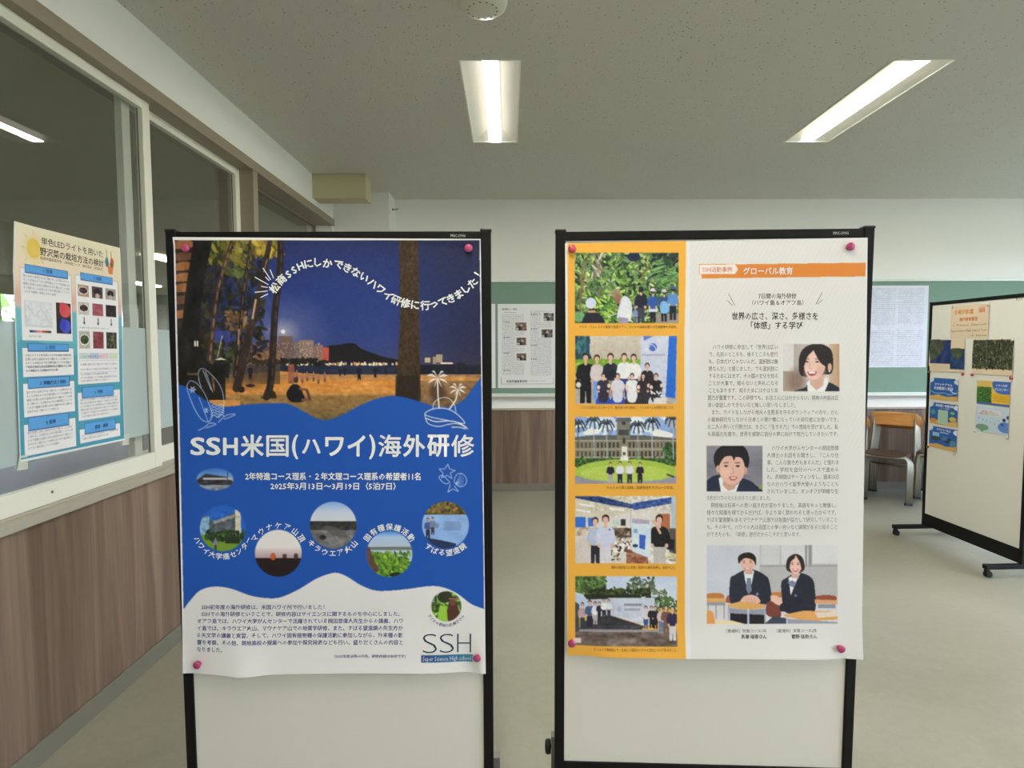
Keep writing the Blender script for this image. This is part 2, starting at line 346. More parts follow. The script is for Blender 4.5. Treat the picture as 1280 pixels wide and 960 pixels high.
class Ink:
    def __init__(s): s.v = []; s.t = []; s.c = []; s.n = 0; s.e = []
    def raw(s, xy, tr, col):
        s.e.append(LAY[0]*.00006 if LAY[0] is not None and len(LAY[0]) == len(xy) else np.zeros(len(xy))); LAY[0] = None
        s.v.append(xy); s.t.append(tr+s.n); s.c.append(np.tile(np.array(col, float), (len(xy), 1))); s.n += len(xy)
    def text(s, t, x, y, em, col, x1=None, off=0.0, res=1, anchor='l'):       # baseline start (x,y); y grows downward
        g, tr = glyphs(t, res, off)
        if not len(g): return
        k = em if x1 is None else (x1-x)/(g[:, 0].max()-g[:, 0].min()); gx = g[:, 0]*k
        if x1 is not None: gx = gx-gx.min()
        elif anchor == 'c': gx = gx-(gx.max()+gx.min())/2
        s.raw(np.stack([x+gx, y-g[:, 1]*em], -1), tr, col)
    def fit(s, t, x0, y0, x1, y1, col, off=0.0, res=2, sk=None):
        g, tr = glyphs(t, res, off); a, b = g.min(0), g.max(0); u = (g[:, 0]-a[0])/(b[0]-a[0]); v = (g[:, 1]-a[1])/(b[1]-a[1])
        s.raw(np.stack([x0+u*(x1-x0), y1-v*(y1-y0)], -1), tr, col)
    def at(s, ch, cx, cy, em, ang, col, off=0.0, res=1):
        g, tr = glyphs(ch, res, off)
        if not len(g): return
        q = (g-(g.min(0)+g.max(0))/2)*em; q = q*np.array([1, -1]); c, d = math.cos(ang), math.sin(ang)
        s.raw(np.stack([cx+q[:, 0]*c-q[:, 1]*d, cy+q[:, 0]*d+q[:, 1]*c], -1), tr, col)
    def arc(s, t, cx, cy, r, a0, a1, em, col, top=True, off=.02):           # angles in degrees, clockwise on the page from +x
        for i, ch in enumerate(t):
            a = math.radians(a0+(a1-a0)*(i/(len(t)-1))); s.at(ch, cx+r*math.cos(a), cy+r*math.sin(a), em, a+math.pi/2 if top else a-math.pi/2, col, off)
    def build(s, name, fn, m, parent, conv):
        if not s.v: return
        v = np.concatenate(s.v); P = fn(v[:, 0], v[:, 1], .0007+np.concatenate(s.e))-np.array(base_of(parent)); t = np.concatenate(s.t)
        me = bpy.data.meshes.new(name); me.vertices.add(len(P)); me.vertices.foreach_set('co', P.reshape(-1).astype(np.float32))
        me.loops.add(t.size); me.loops.foreach_set('vertex_index', t.reshape(-1).astype(np.int32)); me.polygons.add(len(t)); me.polygons.foreach_set('loop_start', np.arange(0, t.size, 3, dtype=np.int32))
        me.update(calc_edges=True); a = me.color_attributes.new('ink', 'FLOAT_COLOR', 'POINT'); c = np.ones((len(P), 4), np.float32); c[:, :3] = conv(np.concatenate(s.c))
        a.data.foreach_set('color', c.reshape(-1)); me.materials.append(m); o = bpy.data.objects.new(name, me); COL.objects.link(o); o.parent = parent; o['kind'] = 'stuff'
        return o
def conv_for(white, paper=.80):        # one constant factor turns the colours read off the print into paper reflectance
    k = paper/lin(white)
    return lambda c: np.clip(lin(np.clip(c, 0, 255))*k, 0, .92)

# ================================================================== THE ROOM
XL, XG, YB, ZC, XR, YF = -1.706, -1.95, 6.328, 3.019, 7.0, -5.0
LAMPS = [(x, y) for y in (3.947, 0.85, -2.25) for x in (-.0934, 2.2096, 4.51)]
LW, LL = .331, 1.291
fl = MB().box(-10, XR, -6, 17, -.1, 0); fl.v = []; fl.f = []
fl.box(XL-.02, XR, YF, YB+.02, -.1, 0); fl.build('floor', M['floor'], kind='structure')
c = MB()
for a, b, d, e_ in holes_rect(XL, XR, YF, YB, [(x-LW/2, x+LW/2, y-LL/2, y+LL/2) for x, y in LAMPS]):
    c.add([(a, d, ZC), (b, d, ZC), (b, e_, ZC), (a, e_, ZC)], [(0, 1, 2, 3)])
c.box(XL, XR, YF, YB, ZC+.16, ZC+.2)
c.build('ceiling', M['ceiling'], kind='structure')
Z0, Z1 = .915, 2.69
wlft = MB(); wlft.box(XG, XL, YF, 6.03, Z1+.06, ZC+.2); wlft.box(XG, XL-.02, YF, 6.03, 0, Z0-.03); wlft.box(XG, XL, 5.985, 6.03, Z0-.03, Z1+.07)
wlft = wlft.build('wall_left', M['wall'], kind='structure')
MB().box(XL-.02, XL, YF, 6.03, .0, .875).build('wood_panelling', M['wood'], wlft)
MB().box(XL, XL+.012, YF, 6.03, 0, .08).build('baseboard_left', M['base'], bevel=.003, kind='structure')
MB().box(XL-.2, XL+.012, YF, 6.03, Z1, 2.755).build('trim_1', M['taupe'], bevel=.003, kind='structure')
t2 = MB(); t2.box(XL-.03, XL+.014, YF, 6.03, .872, .905); t2.box(XG, XL-.028, YF, 6.03, .885, Z0)
t2.build('trim_2', M['ledge'], bevel=.004, kind='structure')
MB().box(XG, XL+.006, 4.14, 4.215, Z0-.02, Z1+.01).build('trim_3', M['taupe'], bevel=.002, kind='structure')
MB().box(XG, -1.161, 6.03, YB+.02, 0, ZC+.05).build('wall_pillar', M['wall'], kind='structure')
MB().box(-1.161, XR+.1, YB, YB+.12, 0, ZC+.05).build('wall_back', M['wall'], kind='structure')
pb = MB(); pb.box(-1.161, XR, YB-.012, YB+.001, 0, .855)
pbo = pb.build('wood_panelling', M['wood'], bpy.data.objects['wall_back'])
MB().box(-1.161, XR, YB-.022, YB-.012, 0, .077).build('baseboard_back', M['base'], bevel=.003, kind='structure')
MB().box(-1.161, XR, YB-.03, YB+.001, .852, .872).build('trim_4', M['ledge'], bevel=.003, kind='structure')
MB().box(XG, XR+.1, YF-.1, YF, 0, ZC+.05).build('wall_front', M['wall'], kind='structure')
wr = MB(); WIN = [(-4.6+i*1.85, -4.6+i*1.85+1.7, .9, 2.65) for i in range(6)]
for a, b, d, e_ in holes_rect(YF, YB+.1, 0, ZC+.05, WIN): wr.box(XR, XR+.12, a, b, d, e_)
wr.build('wall_right', M['wall'], kind='structure')
k = 10
for a, b, d, e_ in WIN:
    w = bpy.data.objects.new('window_%d' % k, None); COL.objects.link(w); w.location = (XR, (a+b)/2, d); w['kind'] = 'structure'; k += 1
    f = MB(); f.box(XR+.03, XR+.08, a, a+.05, d, e_); f.box(XR+.03, XR+.08, b-.05, b, d, e_); f.box(XR+.03, XR+.08, a, b, d, d+.05); f.box(XR+.03, XR+.08, a, b, e_-.05, e_); f.box(XR+.03, XR+.08, (a+b)/2-.03, (a+b)/2+.03, d, e_)
    f.build('window_frame', M['sash'], w); MB().box(XR+.052, XR+.056, a+.04, b-.04, d+.04, e_-.04).build('pane', M['glass'], w)

# sliding sashes of the corridor side wall: front track and rear track
def sash(n, y0, y1, xf, zt=2.69, film=True):
    w = bpy.data.objects.new('window_%d' % n, None); COL.objects.link(w); w.location = (xf, (y0+y1)/2, Z0); w['kind'] = 'structure'
    xb = xf-.036; f = MB(); f.box(xb, xf, y0, y0+.06, Z0+.0, zt); f.box(xb, xf, y1-.06, y1, Z0+.0, zt)
    f.box(xb, xf, y0+.06, y1-.06, Z0+.0, Z0+.078); f.box(xb, xf, y0+.06, y1-.06, zt-.045, zt); f.build('sash_frame', M['sash'], w, bevel=.003)
    xg = xf-.026; MB().box(xg-.003, xg, y0+.05, y1-.05, Z0+.07, zt-.04).build('pane', M['glass'], w)
    if film:
        g = MB(); g.box(xg+.0004, xg+.0010, y0+.06, y1-.06, 1.085, 1.600); g.build('frosted_film', M['film'], w)
    g = MB(); g.box(xf-.028, xf-.022, y0+.054, y0+.062, Z0+.07, zt-.04); g.box(xf-.028, xf-.022, y1-.062, y1-.054, Z0+.07, zt-.04); g.build('gasket', M['base'], w)
    return w
s1 = sash(1, 1.87, 3.04, -1.742); sash(2, 2.90, 4.14, -1.79); sash(4, .70, 1.94, -1.79); sash(5, -.47, .77, -1.742); sash(6, -1.64, -.40, -1.79); sash(7, -2.9, -1.57, -1.742); sash(8, -5, -2.83, -1.79)
MB().lathe((-1.742, 2.30, Z0+.042), (1, 0, 0), [(-.001, .006), (.002, .006), (.004, .003), (.0045, 0)], 12).build('screw', M['grey'], s1, smooth=True)
w3 = bpy.data.objects.new('window_3', None); COL.objects.link(w3); w3.location = (-1.87, 5.1, Z0); w3['kind'] = 'structure'
MB().box(-1.873, -1.870, 4.215, 5.985, Z0, Z1).build('pane', M['glass'], w3)
MB().box(-1.8696, -1.8690, 4.215, 5.985, 1.085, 1.60).build('frosted_film', M['film'], w3)
g = MB(); g.box(-1.90, -1.86, 4.215, 5.985, Z0-.001, Z0+.03); g.box(-1.90, -1.86, 4.215, 5.985, Z1-.012, Z1+.001); g.box(-1.90, -1.86, 5.96, 5.986, Z0, Z1); g.build('window_frame', M['taupe'], w3, bevel=.002)

# the room on the other side of the glass
nr = MB(); nr.box(-10.1, -10, -6, 17, 0, .9); nr.box(-10.1, -10, -6, 17, 2.6, 3.05)
for y in (-6, -2, 1.8, 5.6, 9.4, 13.4, 16.6): nr.box(-10.1, -10, y, y+.5, .9, 2.6)
nr.box(-10.1, XG, 17, 17.1, 0, 3.05); nr.box(-10.1, XG, -6.1, -6, 0, 3.05); nr.box(XG-.01, XG, 6.03, 17, 0, 3.05)
nr.build('wall_next_room', M['nroom'], kind='structure')
MB().box(-10.1, XG, -6, 17, 2.98, 3.05).build('ceiling_next_room', M['nceil'], kind='structure')
MB().box(-10.1, XG, -6, 17, -.1, 0).build('floor_next_room', M['nfloor'], kind='structure')
bl = MB()
for y in (-2, 1.8, 5.6, 9.4, 13.4): bl.box(-9.98, -9.97, y+.45, y+4.05, 2.42, 2.62)
k = 0
for y in (-5.5, -1.5, 2.3, 6.1, 9.9, 13.9):
    w = bpy.data.objects.new('window_%d' % (20+k), None); COL.objects.link(w); w.location = (-10, y, .9); w['kind'] = 'structure'; k += 1
    h = 3.3 if y < 13 else 2.7
    f = MB()
    for j in range(4): f.box(-10.06, -10.0, y+j*(h-.05)/3, y+j*(h-.05)/3+.05, .9, 2.6)
    f.box(-10.06, -10.0, y, y+h, 1.7, 1.74); f.build('window_frame', M['sash'], w)
    MB().box(-10.035, -10.03, y, y+h, .9, 2.6).build('pane', M['glass'], w)
hd = MB(); rg = random.Random(3)
for i in range(2600):
    x, y, z = -12.5-rg.random()*2.5, rg.uniform(-8, 26), rg.uniform(0, 3.6); s_ = rg.uniform(.1, .28)
    v = [(x+rg.uniform(-s_, s_), y+rg.uniform(-s_, s_), z+rg.uniform(-s_, s_)) for _ in range(3)]; hd.add(v, [(0, 1, 2)])
hd.build('hedge', M['leaf']); props(bpy.data.objects['hedge'], 'bright green hedge seen through the windows of the next room', 'hedge', kind='stuff')
MB().box(-30, -10.1, -20, 40, -.4, -.3).build('ground', M['nfloor'], kind='structure')

nl = 0
for x, y in ((-8.3, 13.9), (-5.6, 10.2), (-7.9, 6.5), (-5.6, 2.8), (-7.9, -1)):
    o = MB().box(x-.12, x+.12, y-.6, y+.6, 2.955, 2.98).build('ceiling_light', M['lampside2'])
    props(o, 'lit ceiling lamp of the next room, seen far off through the glass' if nl == 0 else 'lit ceiling lamp of the next room, the '+('', 'second', 'third', 'fourth', 'nearest')[nl]+' one seen from its far end', 'ceiling light', 'ceiling lamps of the next room'); nl += 1
# ceiling lamps
def ceiling_light(x, y, label):
    r = root('ceiling_light', (x, y, ZC), label, 'ceiling light', 'recessed ceiling lamps')
    a, b, h = LW/2, LL/2, ZC+.075; t = .010
    fr = MB()
    for X0, X1, Y0, Y1 in ((x-a, x-a+t, y-b, y+b), (x+a-t, x+a, y-b, y+b), (x-a+t, x+a-t, y-b, y-b+t), (x-a+t, x+a-t, y+b-t, y+b)): fr.box(X0, X1, Y0, Y1, ZC-.004, ZC+.012)
    fr.build('rim', M['lampbox'], r)
    a -= t; b -= t; ia = .055; ib = b-.05; rf = MB(); A = [(x-a, y-b, ZC), (x+a, y-b, ZC), (x+a, y+b, ZC), (x-a, y+b, ZC), (x-ia, y-ib, h), (x+ia, y-ib, h), (x+ia, y+ib, h), (x-ia, y+ib, h)]
    rf.add(A, [(0, 1, 5, 4), (1, 2, 6, 5), (2, 3, 7, 6), (3, 0, 4, 7), (4, 5, 6, 7)]); rf.build('reflector', M['lampbox'], r)
    br = MB(); pr = [(-.046, .03), (-.046, -.009), (-.043, -.012), (.043, -.012), (.046, -.009), (.046, .03)]; n = len(pr)
    br.add([(x+p, y+e, ZC+q+.014) for e in (-b+.005, b-.005) for p, q in pr], [(i, (i+1) % n, n+(i+1) % n, n+i) for i in range(n)]+[tuple(range(n)), tuple(range(n, 2*n))])
    bo = br.build('led_bar', M['lampside'], r); bo.data.materials.append(M['lampbar'])
    for pl in bo.data.polygons:
        if pl.normal.z < -.9: pl.material_index = 1
    return r
for i, (x, y) in enumerate(LAMPS):
    ceiling_light(x, y, {0: 'lit recessed ceiling lamp beyond the round detector, above the gap between the two poster boards', 1: 'lit recessed ceiling lamp at the upper right, seen slanting over the right poster board'}.get(i, 'lit recessed ceiling lamp in the %s row, %s column' % (('far', 'middle', 'near')[i//3], ('left', 'middle', 'right')[i % 3])))
# detector
r = root('smoke_detector', (-.105, 2.655, ZC), 'white round smoke detector with small dark slots, on the ceiling at the top edge', 'smoke detector')
MB().lathe((-.105, 2.672, ZC+.001), (0, 0, -1), [(0, .085), (.012, .085), (.014, .102), (.055, .107), (.074, .1), (.086, .084), (.092, .05), (.094, 0)], 40).build('housing', M['offwhite'], r, smooth=True)
for i in range(14):
    a = 2*math.pi*i/14+.1; MB().lathe((-.105+.062*math.cos(a), 2.672+.062*math.sin(a), ZC-.0885), (0, 0, -1), [(-.004, .0045), (.0015, .0045)], 8).build('slot', M['grey'], r)
MB().box(-.235, -.205, 2.62, 2.68, ZC-.03, ZC).build('indicator', M['plastic'], r, bevel=.006)
# cream box on the wall
r = root('duct_box', (XL+.23, 5.5, ZC), 'cream rectangular box mounted high in the corner of left wall and ceiling', 'duct box')
MB().box(XL, XL+.462, 5.4, 5.6, 2.808, ZC).build('casing', M['cream'], r, bevel=.004)
MB().box(XL+.452, XL+.466, 5.395, 5.605, 2.803, ZC).build('end_cap', M['cream'], r, bevel=.003)
r = root('wall_hook', (-1.12, 6.2, 2.89), 'small grey hook on the pillar corner near the ceiling', 'hook')
MB().tube([(-1.161, 6.2, 2.89), (-1.12, 6.2, 2.89), (-1.10, 6.2, 2.90)], .006, 8).build('hook_arm', M['grey'], r, smooth=True)
MB().lathe((-1.161, 6.2, 2.89), (1, 0, 0), [(0, .014), (.006, .014), (.007, .006)], 12).build('hook_plate', M['grey'], r, smooth=True)

# notice board on the back wall
nb = root('notice_board', (2.9, YB, .99), 'long green felt notice board with pale aluminium frame along the back wall', 'notice board')
MB().box(-1.0, 6.6, YB-.012, YB, 1.02, 2.18).build('felt_panel', M['green'], nb)
for nm, z0, z1, d in (('top_frame', 2.175, 2.197, .03), ('bottom_frame', .994, 1.027, .035)): MB().box(-1.0, 6.6, YB-d, YB, z0, z1).build(nm, M['alu'], nb, bevel=.003)
for x in (-1.02, 6.6): MB().box(x, x+.02, YB-.03, YB, .994, 2.197).build('end_frame', M['alu'], nb, bevel=.003)
MB().box(-1.0, 6.6, YB-.05, YB, .981, .995).build('tray', M['ledge'], nb, bevel=.002)

# ================================================================== PORTABLE DISPLAY BOARDS
class Frame:
    def __init__(s, x, y, ang, lean): s.o = np.array([x, y]); s.e = np.array([math.cos(ang), math.sin(ang)]); s.n = np.array([math.sin(ang), -math.cos(ang)]); s.a = lean
    def p(s, u, z, d):      # u along the board, z height, d towards the viewer
        q = s.o+s.e*u+s.n*(d-s.a*(z-1)); return (float(q[0]), float(q[1]), float(z))
    def plane(s, d=0.0):    # n3.P = k
        n3 = np.array([s.n[0], s.n[1], s.a]); k = s.n@s.o+d+s.a*1.0; return n3, k
def board(fr, w, zt, zb, rail_b, label, group, brand=None, legs=(0, 0), post=.028, rail_t=.024, bar_drop=.007, knob_side=-1):
    o = fr.p(w/2, 0, 0); r = root('display_board', (o[0], o[1], 0), label, 'display board', group)
    bx = lambda m, u0, u1, z0, z1, d0, d1: m.box(u0, u1, z0, z1, d0, d1, fn=lambda u, z, d: fr.p(u, z, d))
    for i in (0, 1):
        u = 0 if i == 0 else w-post
        m = MB(); bx(m, u, u+post, .06, zt-.006, -.028, .0); m.build('post', M['black'], r, bevel=.003)
        m = MB(); bx(m, u-.0015, u+post+.0015, zt-.008, zt, -.0295, .0015); m.build('post_cap', M['plastic'], r, bevel=.003)
    m = MB(); bx(m, post, w-post, zt-bar_drop-rail_t, zt-bar_drop, -.026, -.001); tb = m.build('top_rail', M['black'], r, bevel=.002)
    m = MB(); bx(m, post, w-post, zb, zb+rail_b, -.026, -.001); m.build('bottom_rail', M['black'], r, bevel=.002)
    m = MB(); bx(m, post-.002, w-post+.002, zb+rail_b-.002, zt-bar_drop-rail_t+.002, -.022, -.006); m.build('panel', M['panel'], r)
    if brand:
        K = Ink(); K.text(brand, 0, 0, 1, (200, 200, 195))
        u1 = w-post-.03; sc = .0115
        K.build('model_plate', lambda x, y, d: np.array([fr.p(u1-.052+xx*sc*.72, zt-bar_drop-rail_t/2-.004-yy*sc, -.0004) for xx, yy in zip(x, y)]), M['print'], r, lambda c: lin(c))
    for i, (u, s) in enumerate(((post/2, -1), (w-post/2, 1))):
        off, top, kn = legs[i] if isinstance(legs[i], tuple) else (0, .34, False)
        uu = u+s*off
        m = MB(); bx(m, uu-.016, uu+.016, .085, top, -.060, -.029); m.build('bracket', M['grey'], r, bevel=.002)
        if kn:
            c = fr.p(uu+s*.016, top-.04, -.045); e3 = Vector((fr.e[0], fr.e[1], 0))*s
            m = MB(); m.lathe(c, e3, [(-.004, .006), (.001, .006), (.002, .020), (.012, .022), (.018, .017), (.019, 0)], 16); m.build('clamp_knob', M['plastic'], r, smooth=True)
        m = MB(); m.box(uu-.018, uu+.018, .055, .085, -.27, .24, fn=lambda a, z, d: fr.p(a, z, d+fr.a*(z-1))); m.build('foot_bar', M['black'], r, bevel=.004)
        for dd in (-.25, .22):
            q = fr.p(uu, .03, dd+fr.a*(.03-1)); q = Vector(q); e3 = Vector((fr.e[0], fr.e[1], 0)); n3 = Vector((fr.n[0], fr.n[1], 0))
            m = MB(); m.lathe(q+Vector((0, 0, .028)), (0, 0, -1), [(0, .012), (.006, .016), (.016, .02), (.018, .01), (.019, 0)], 12); cs = m.build('castor', M['plastic'], r, smooth=True)
            m = MB()
            for h in (-1, 1): m.lathe(q+e3*(.004*h)-n3*.006+Vector((0, 0, -.008)), e3*h, [(0, .021), (.009, .022), (.011, .018), (.0112, 0)], 16)
            m.build('wheel', M['rubber'], cs, smooth=True)
    return r
FB1 = Frame(-.9300, 1.680, 0.0, -.0083); W1 = .883
FB2 = Frame(.1306, 1.700, math.atan2(-.042, .851), -.0197); W2 = .853
P30, P31 = np.array([3.298, 4.77]), np.array([3.33, 3.855])
FB3 = Frame(P30[0], P30[1], math.atan2(*(P31-P30)[::-1]), 0.0); W3 = float(np.linalg.norm(P31-P30))
board(FB1, W1, 1.824, .215, .05, 'black framed display board on the left carrying the blue beach poster', 'display boards', 'MNC-S0906', ((.005, .28, False), (.016, .30, False)))
board(FB2, W2, 1.824, .238, .05, 'black framed display board in the middle carrying the orange edged poster', 'display boards', 'MNC-S0906', ((.007, .344, True), (.005, .30, False)))
b3 = board(FB3, W3, 1.846, .085, .095, 'white display board at the right, turned side-on, with small printed sheets', 'display boards', None, (0, 0), .026, .026, .002)

# ================================================================== PRINTED SHEETS
WHT = (250, 248, 240)
def bil(c, s, t):
    (a, b, d, e) = [np.array(q, float) for q in c]     # TL TR BR BL
    s = s[..., None]; t = t[..., None]
    return a*(1-s)*(1-t)+b*s*(1-t)+d*s*t+e*(1-s)*t
def sheet_px(parent, name, corners, nx, ny, cv, ink, fn, conv, m, inkname='lettering'):
    S, T_ = np.meshgrid(np.linspace(0, 1, nx), np.linspace(0, 1, ny)); q = bil(corners, S, T_); X, Y = q[..., 0], q[..., 1]
    P = fn(X, Y, 0.0); grid_mesh(name, P, conv(cv.sample(X, Y)), m, parent)
    if ink is not None: ink.build(inkname, fn, m, parent, conv)

# ---------- poster on the left board: night beach
def paint_beach():
    c = Cv(212, 292, 612, 848, 2.0, (30, 38, 84), 5)
    c.grad(212, 292, 612, 470, [(0, (34, 40, 74)), (.45, (34, 50, 108)), (.75, (52, 62, 112)), (1, (96, 86, 104))])
    c.ell(330, 400, 120, 80, (40, 60, 118), .35, soft=.8); c.ell(440, 400, 110, 70, (38, 62, 122), .5, soft=.8)
    c.ell(600, 420, 70, 150, (28, 28, 46), .65, soft=.7); c.ell(230, 350, 70, 130, (36, 34, 40), .6, soft=.6)
    c.ell(354, 415, 34, 28, (110, 112, 150), .75, soft=.95); c.ell(354, 415, 12, 10, (170, 165, 175), .8, soft=.9); c.ell(354, 414.5, 2.6, 2.4, (255, 250, 235))
    # hillside and skyline
    c.blob([(404, 452), (408, 434), (424, 431), (436, 429), (444, 430), (452, 436), (468, 442), (484, 447), (500, 450), (520, 458), (500, 462), (404, 462)], (26, 22, 26))
    for x, w, y, col in ((300, 12, 425, (84, 62, 50)), (312, 10, 430, (76, 58, 52)), (322, 10, 421, (96, 72, 58)), (330, 9, 427, (82, 64, 56)), (340, 9, 431, (110, 84, 70)), (348, 18, 420, (112, 88, 78)), (367, 8, 427, (120, 100, 88)), (374, 18, 425, (142, 118, 104)), (391, 6, 432, (130, 104, 92)), (397, 7, 431, (140, 106, 92))):
        c.rect(x, y, x+w, 456, col)
    for _ in range(420):
        x, y = c.rng.uniform(301, 403), c.rng.uniform(428, 452); c.rect(x, y, x+.9, y+.9, (235, 205, 165) if c.rng.random() < .6 else (66, 46, 40), .75)
    c.rect(403, 434.5, 411, 451, (188, 82, 66)); c.grad(292, 438, 350, 452, [(0, (170, 110, 60)), (1, (200, 140, 70))], .35)
    c.rect(531, 447, 538, 453, (196, 176, 130)); c.rect(541, 446, 545, 455, (160, 140, 110)); c.rect(545, 443, 553, 453, (168, 150, 120)); c.ell(549, 462, 4, 8, (190, 120, 90), .6, soft=.5)
    # sea, shore lights, sand
    c.rect(350, 456, 606, 472, (36, 42, 62)); c.rect(500, 456, 606, 474, (24, 26, 38)); c.noise(350, 456, 606, 472, 10, 2, 5)
    for _ in range(150):
        x = c.rng.uniform(300, 501); c.rect(x, 454+c.rng.normal()*1.0, x+2.2, 456.4+c.rng.normal()*.6, (250, 235, 205) if c.rng.random() < .6 else (220, 160, 90), .85)
    c.rect(551, 453, 566, 455, (240, 225, 190)); c.leaves(300, 449, 405, 456, [(20, 20, 18), (34, 32, 22)], 90, 4, 1.8, 0)
    c.poly([(262, 472), (350, 464), (400, 468), (440, 469), (500, 468), (606, 472), (606, 540), (262, 540)], (206, 140, 62))
    c.grad(262, 468, 606, 500, [(0, (158, 120, 84)), (.3, (214, 142, 62)), (.7, (206, 140, 66)), (1, (140, 112, 70))], .9); c.grad(300, 494, 606, 530, [(0, (150, 112, 60)), (1, (92, 84, 56))], .9); c.noise(262, 468, 606, 530, 5, 2.5, 9)
    c.poly([(500, 476), (606, 476), (606, 530), (500, 530)], (118, 92, 62), .8); c.noise(500, 470, 606, 520, 8, 4, 9)
    c.ell(547, 490, 10, 12, (60, 42, 34), .7, soft=.3); c.rect(262, 450, 350, 480, (70, 56, 40), .7); c.ell(300, 482, 30, 5, (150, 100, 50), .7, soft=.4)
    for x in (362, 366, 378, 384, 392, 398, 406, 364, 371): c.fig(x, 478+c.rng.uniform(-3, 2), 13, (60, 40, 34), (170, 110, 80), (120, 80, 60), (200, 140, 110), 1)
    c.rect(360, 455, 368, 478, (160, 90, 64), .8)
    for x, y, h in ((449, 475, 19), (469, 472, 15), (425, 470, 10), (431, 469, 10), (313, 474, 18), (482, 468, 9)): c.fig(x, y, h, (20, 18, 24), (22, 20, 30), (20, 18, 26), (60, 46, 40))
    # left tangle: building, leaves, dark trunk
    c.rect(214, 294, 262, 500, (44, 34, 26)); 
    for y in (303, 318, 330, 344, 357, 372, 390): c.blob([(219, y), (232, y-3), (242, y), (240, y+6), (220, y+8)], (150, 96, 54) if y not in (318, 372) else (104, 70, 44))
    c.leaves(250, 296, 330, 450, [(36, 36, 22), (24, 24, 22), (48, 46, 26), (34, 38, 52), (30, 32, 48)], 420, 6, 2.2)
    c.leaves(262, 300, 300, 330, [(122, 118, 40), (90, 88, 34), (50, 50, 26)], 50, 8, 2.4, 1.2); c.leaves(292, 300, 312, 330, [(128, 116, 44), (90, 84, 32)], 24, 8, 2.4, .9); c.leaves(314, 296, 352, 318, [(176, 148, 50), (136, 116, 38), (100, 88, 32)], 44, 8, 2.4, 1.3)
    c.leaves(286, 334, 304, 345, [(78, 84, 40)], 10, 7, 2, .2); c.leaves(283, 390, 308, 412, [(124, 92, 54), (88, 66, 42)], 50, 3, 2); c.rect(268, 414, 288, 428, (50, 62, 130), .9); c.leaves(262, 425, 300, 460, [(60, 66, 26), (28, 26, 20)], 60, 4, 2)
    c.poly([(243, 296), (267, 296), (255, 350), (250, 400), (246, 480), (250, 500), (222, 500), (226, 420), (234, 350)], (20, 17, 16)); c.poly([(219, 420), (240, 400), (262, 460), (270, 500), (219, 500)], (24, 20, 18))
    c.rect(243, 426, 245, 433, (220, 210, 190)); c.rect(246, 426, 248, 433, (220, 210, 190))
    def trunk(pts, w0, w1, col, lit=None):
        q = catmull(pts, 8); n = len(q)
        for i in range(n-1): c.line([q[i], q[i+1]], w0+(w1-w0)*i/n, col)
        if lit:
            for i in range(n-1): c.line([(q[i][0]+w0*.15, q[i][1]), (q[i+1][0]+w0*.15, q[i+1][1])], (w0+(w1-w0)*i/n)*.35, lit if i % 3 else col, .8)
    trunk([(290, 302), (281, 330), (272, 365), (266, 410), (262, 450)], 4, 6, (70, 48, 34), (150, 112, 78))
    trunk([(314, 296), (310, 330), (304, 370), (300, 420), (294, 470)], 3, 6, (34, 26, 22), (120, 88, 62))
    trunk([(338, 300), (330, 340), (320, 385), (307, 440), (296, 485)], 6, 11, (52, 38, 30), None); c.line([(320, 375), (316, 398)], 2.4, (190, 160, 130)); c.line([(334, 325), (330, 340)], 1.6, (150, 120, 90)); c.line([(299, 412), (298, 430)], 1.8, (180, 140, 100))
    trunk([(351, 298), (350, 340), (344, 390), (341, 440), (338, 480), (333, 496)], 8, 9, (36, 28, 28), (74, 56, 46)); c.poly([(337, 485), (344, 490), (346, 498), (326, 498), (331, 492)], (46, 34, 26))
    c.poly([(499, 300), (523, 300), (524, 380), (526, 500), (523, 505), (494, 505), (496, 470), (500, 400)], (62, 46, 30)); c.noise(499, 300, 524, 505, 2, 3, 7)
    c.rect(494, 470, 524, 505, (30, 24, 22), .6)
    c.ell(276, 456, 7, 2.2, (230, 205, 170)); c.poly([(268, 450), (276, 447), (284, 450)], (235, 215, 180)); c.line([(278, 420), (272, 447)], .9, (200, 185, 160))
    c.rect(234, 466, 286, 469, (110, 84, 54)); c.rect(268, 456, 282, 500, (26, 20, 18)); c.leaves(250, 455, 286, 470, [(18, 16, 14)], 40, 5, 2)
    c.ell(302, 487, 4, 4, (30, 24, 22)); c.ell(313, 482, 6, 2, (40, 30, 26))
    # sitting person
    c.blob([(361, 500), (358, 492), (362, 484), (367, 480), (374, 482), (378, 490), (381, 501), (368, 503)], (22, 20, 26)); c.ell(370, 475, 3.2, 3.8, (60, 44, 38)); c.line([(375, 486), (383, 487), (388, 499), (378, 500)], 3, (120, 80, 60)); c.line([(384, 488), (387, 499)], 3, (84, 56, 44))
    c.ell(576, 455, 5, 2, (30, 28, 30))
    c.noise(216, 300, 602, 530, 2.5, 2.5, 2); c.noise(216, 300, 340, 480, 9, 14, 7)
    # blue field with wavy edges
    BL = (28, 82, 162)
    top = catmull([(214, 481), (223, 481), (234, 484), (247, 493), (262, 503), (280.5, 508), (316.6, 505), (352.7, 504), (364.7, 506.5), (382, 515.6), (395.6, 523), (407.7, 525), (425.8, 519.5), (451.6, 506), (472, 498), (491, 495), (510, 497.6), (529, 503.6), (546, 508), (565, 507.5), (580, 499), (590.8, 485), (600, 472.7), (612, 455)], 8)
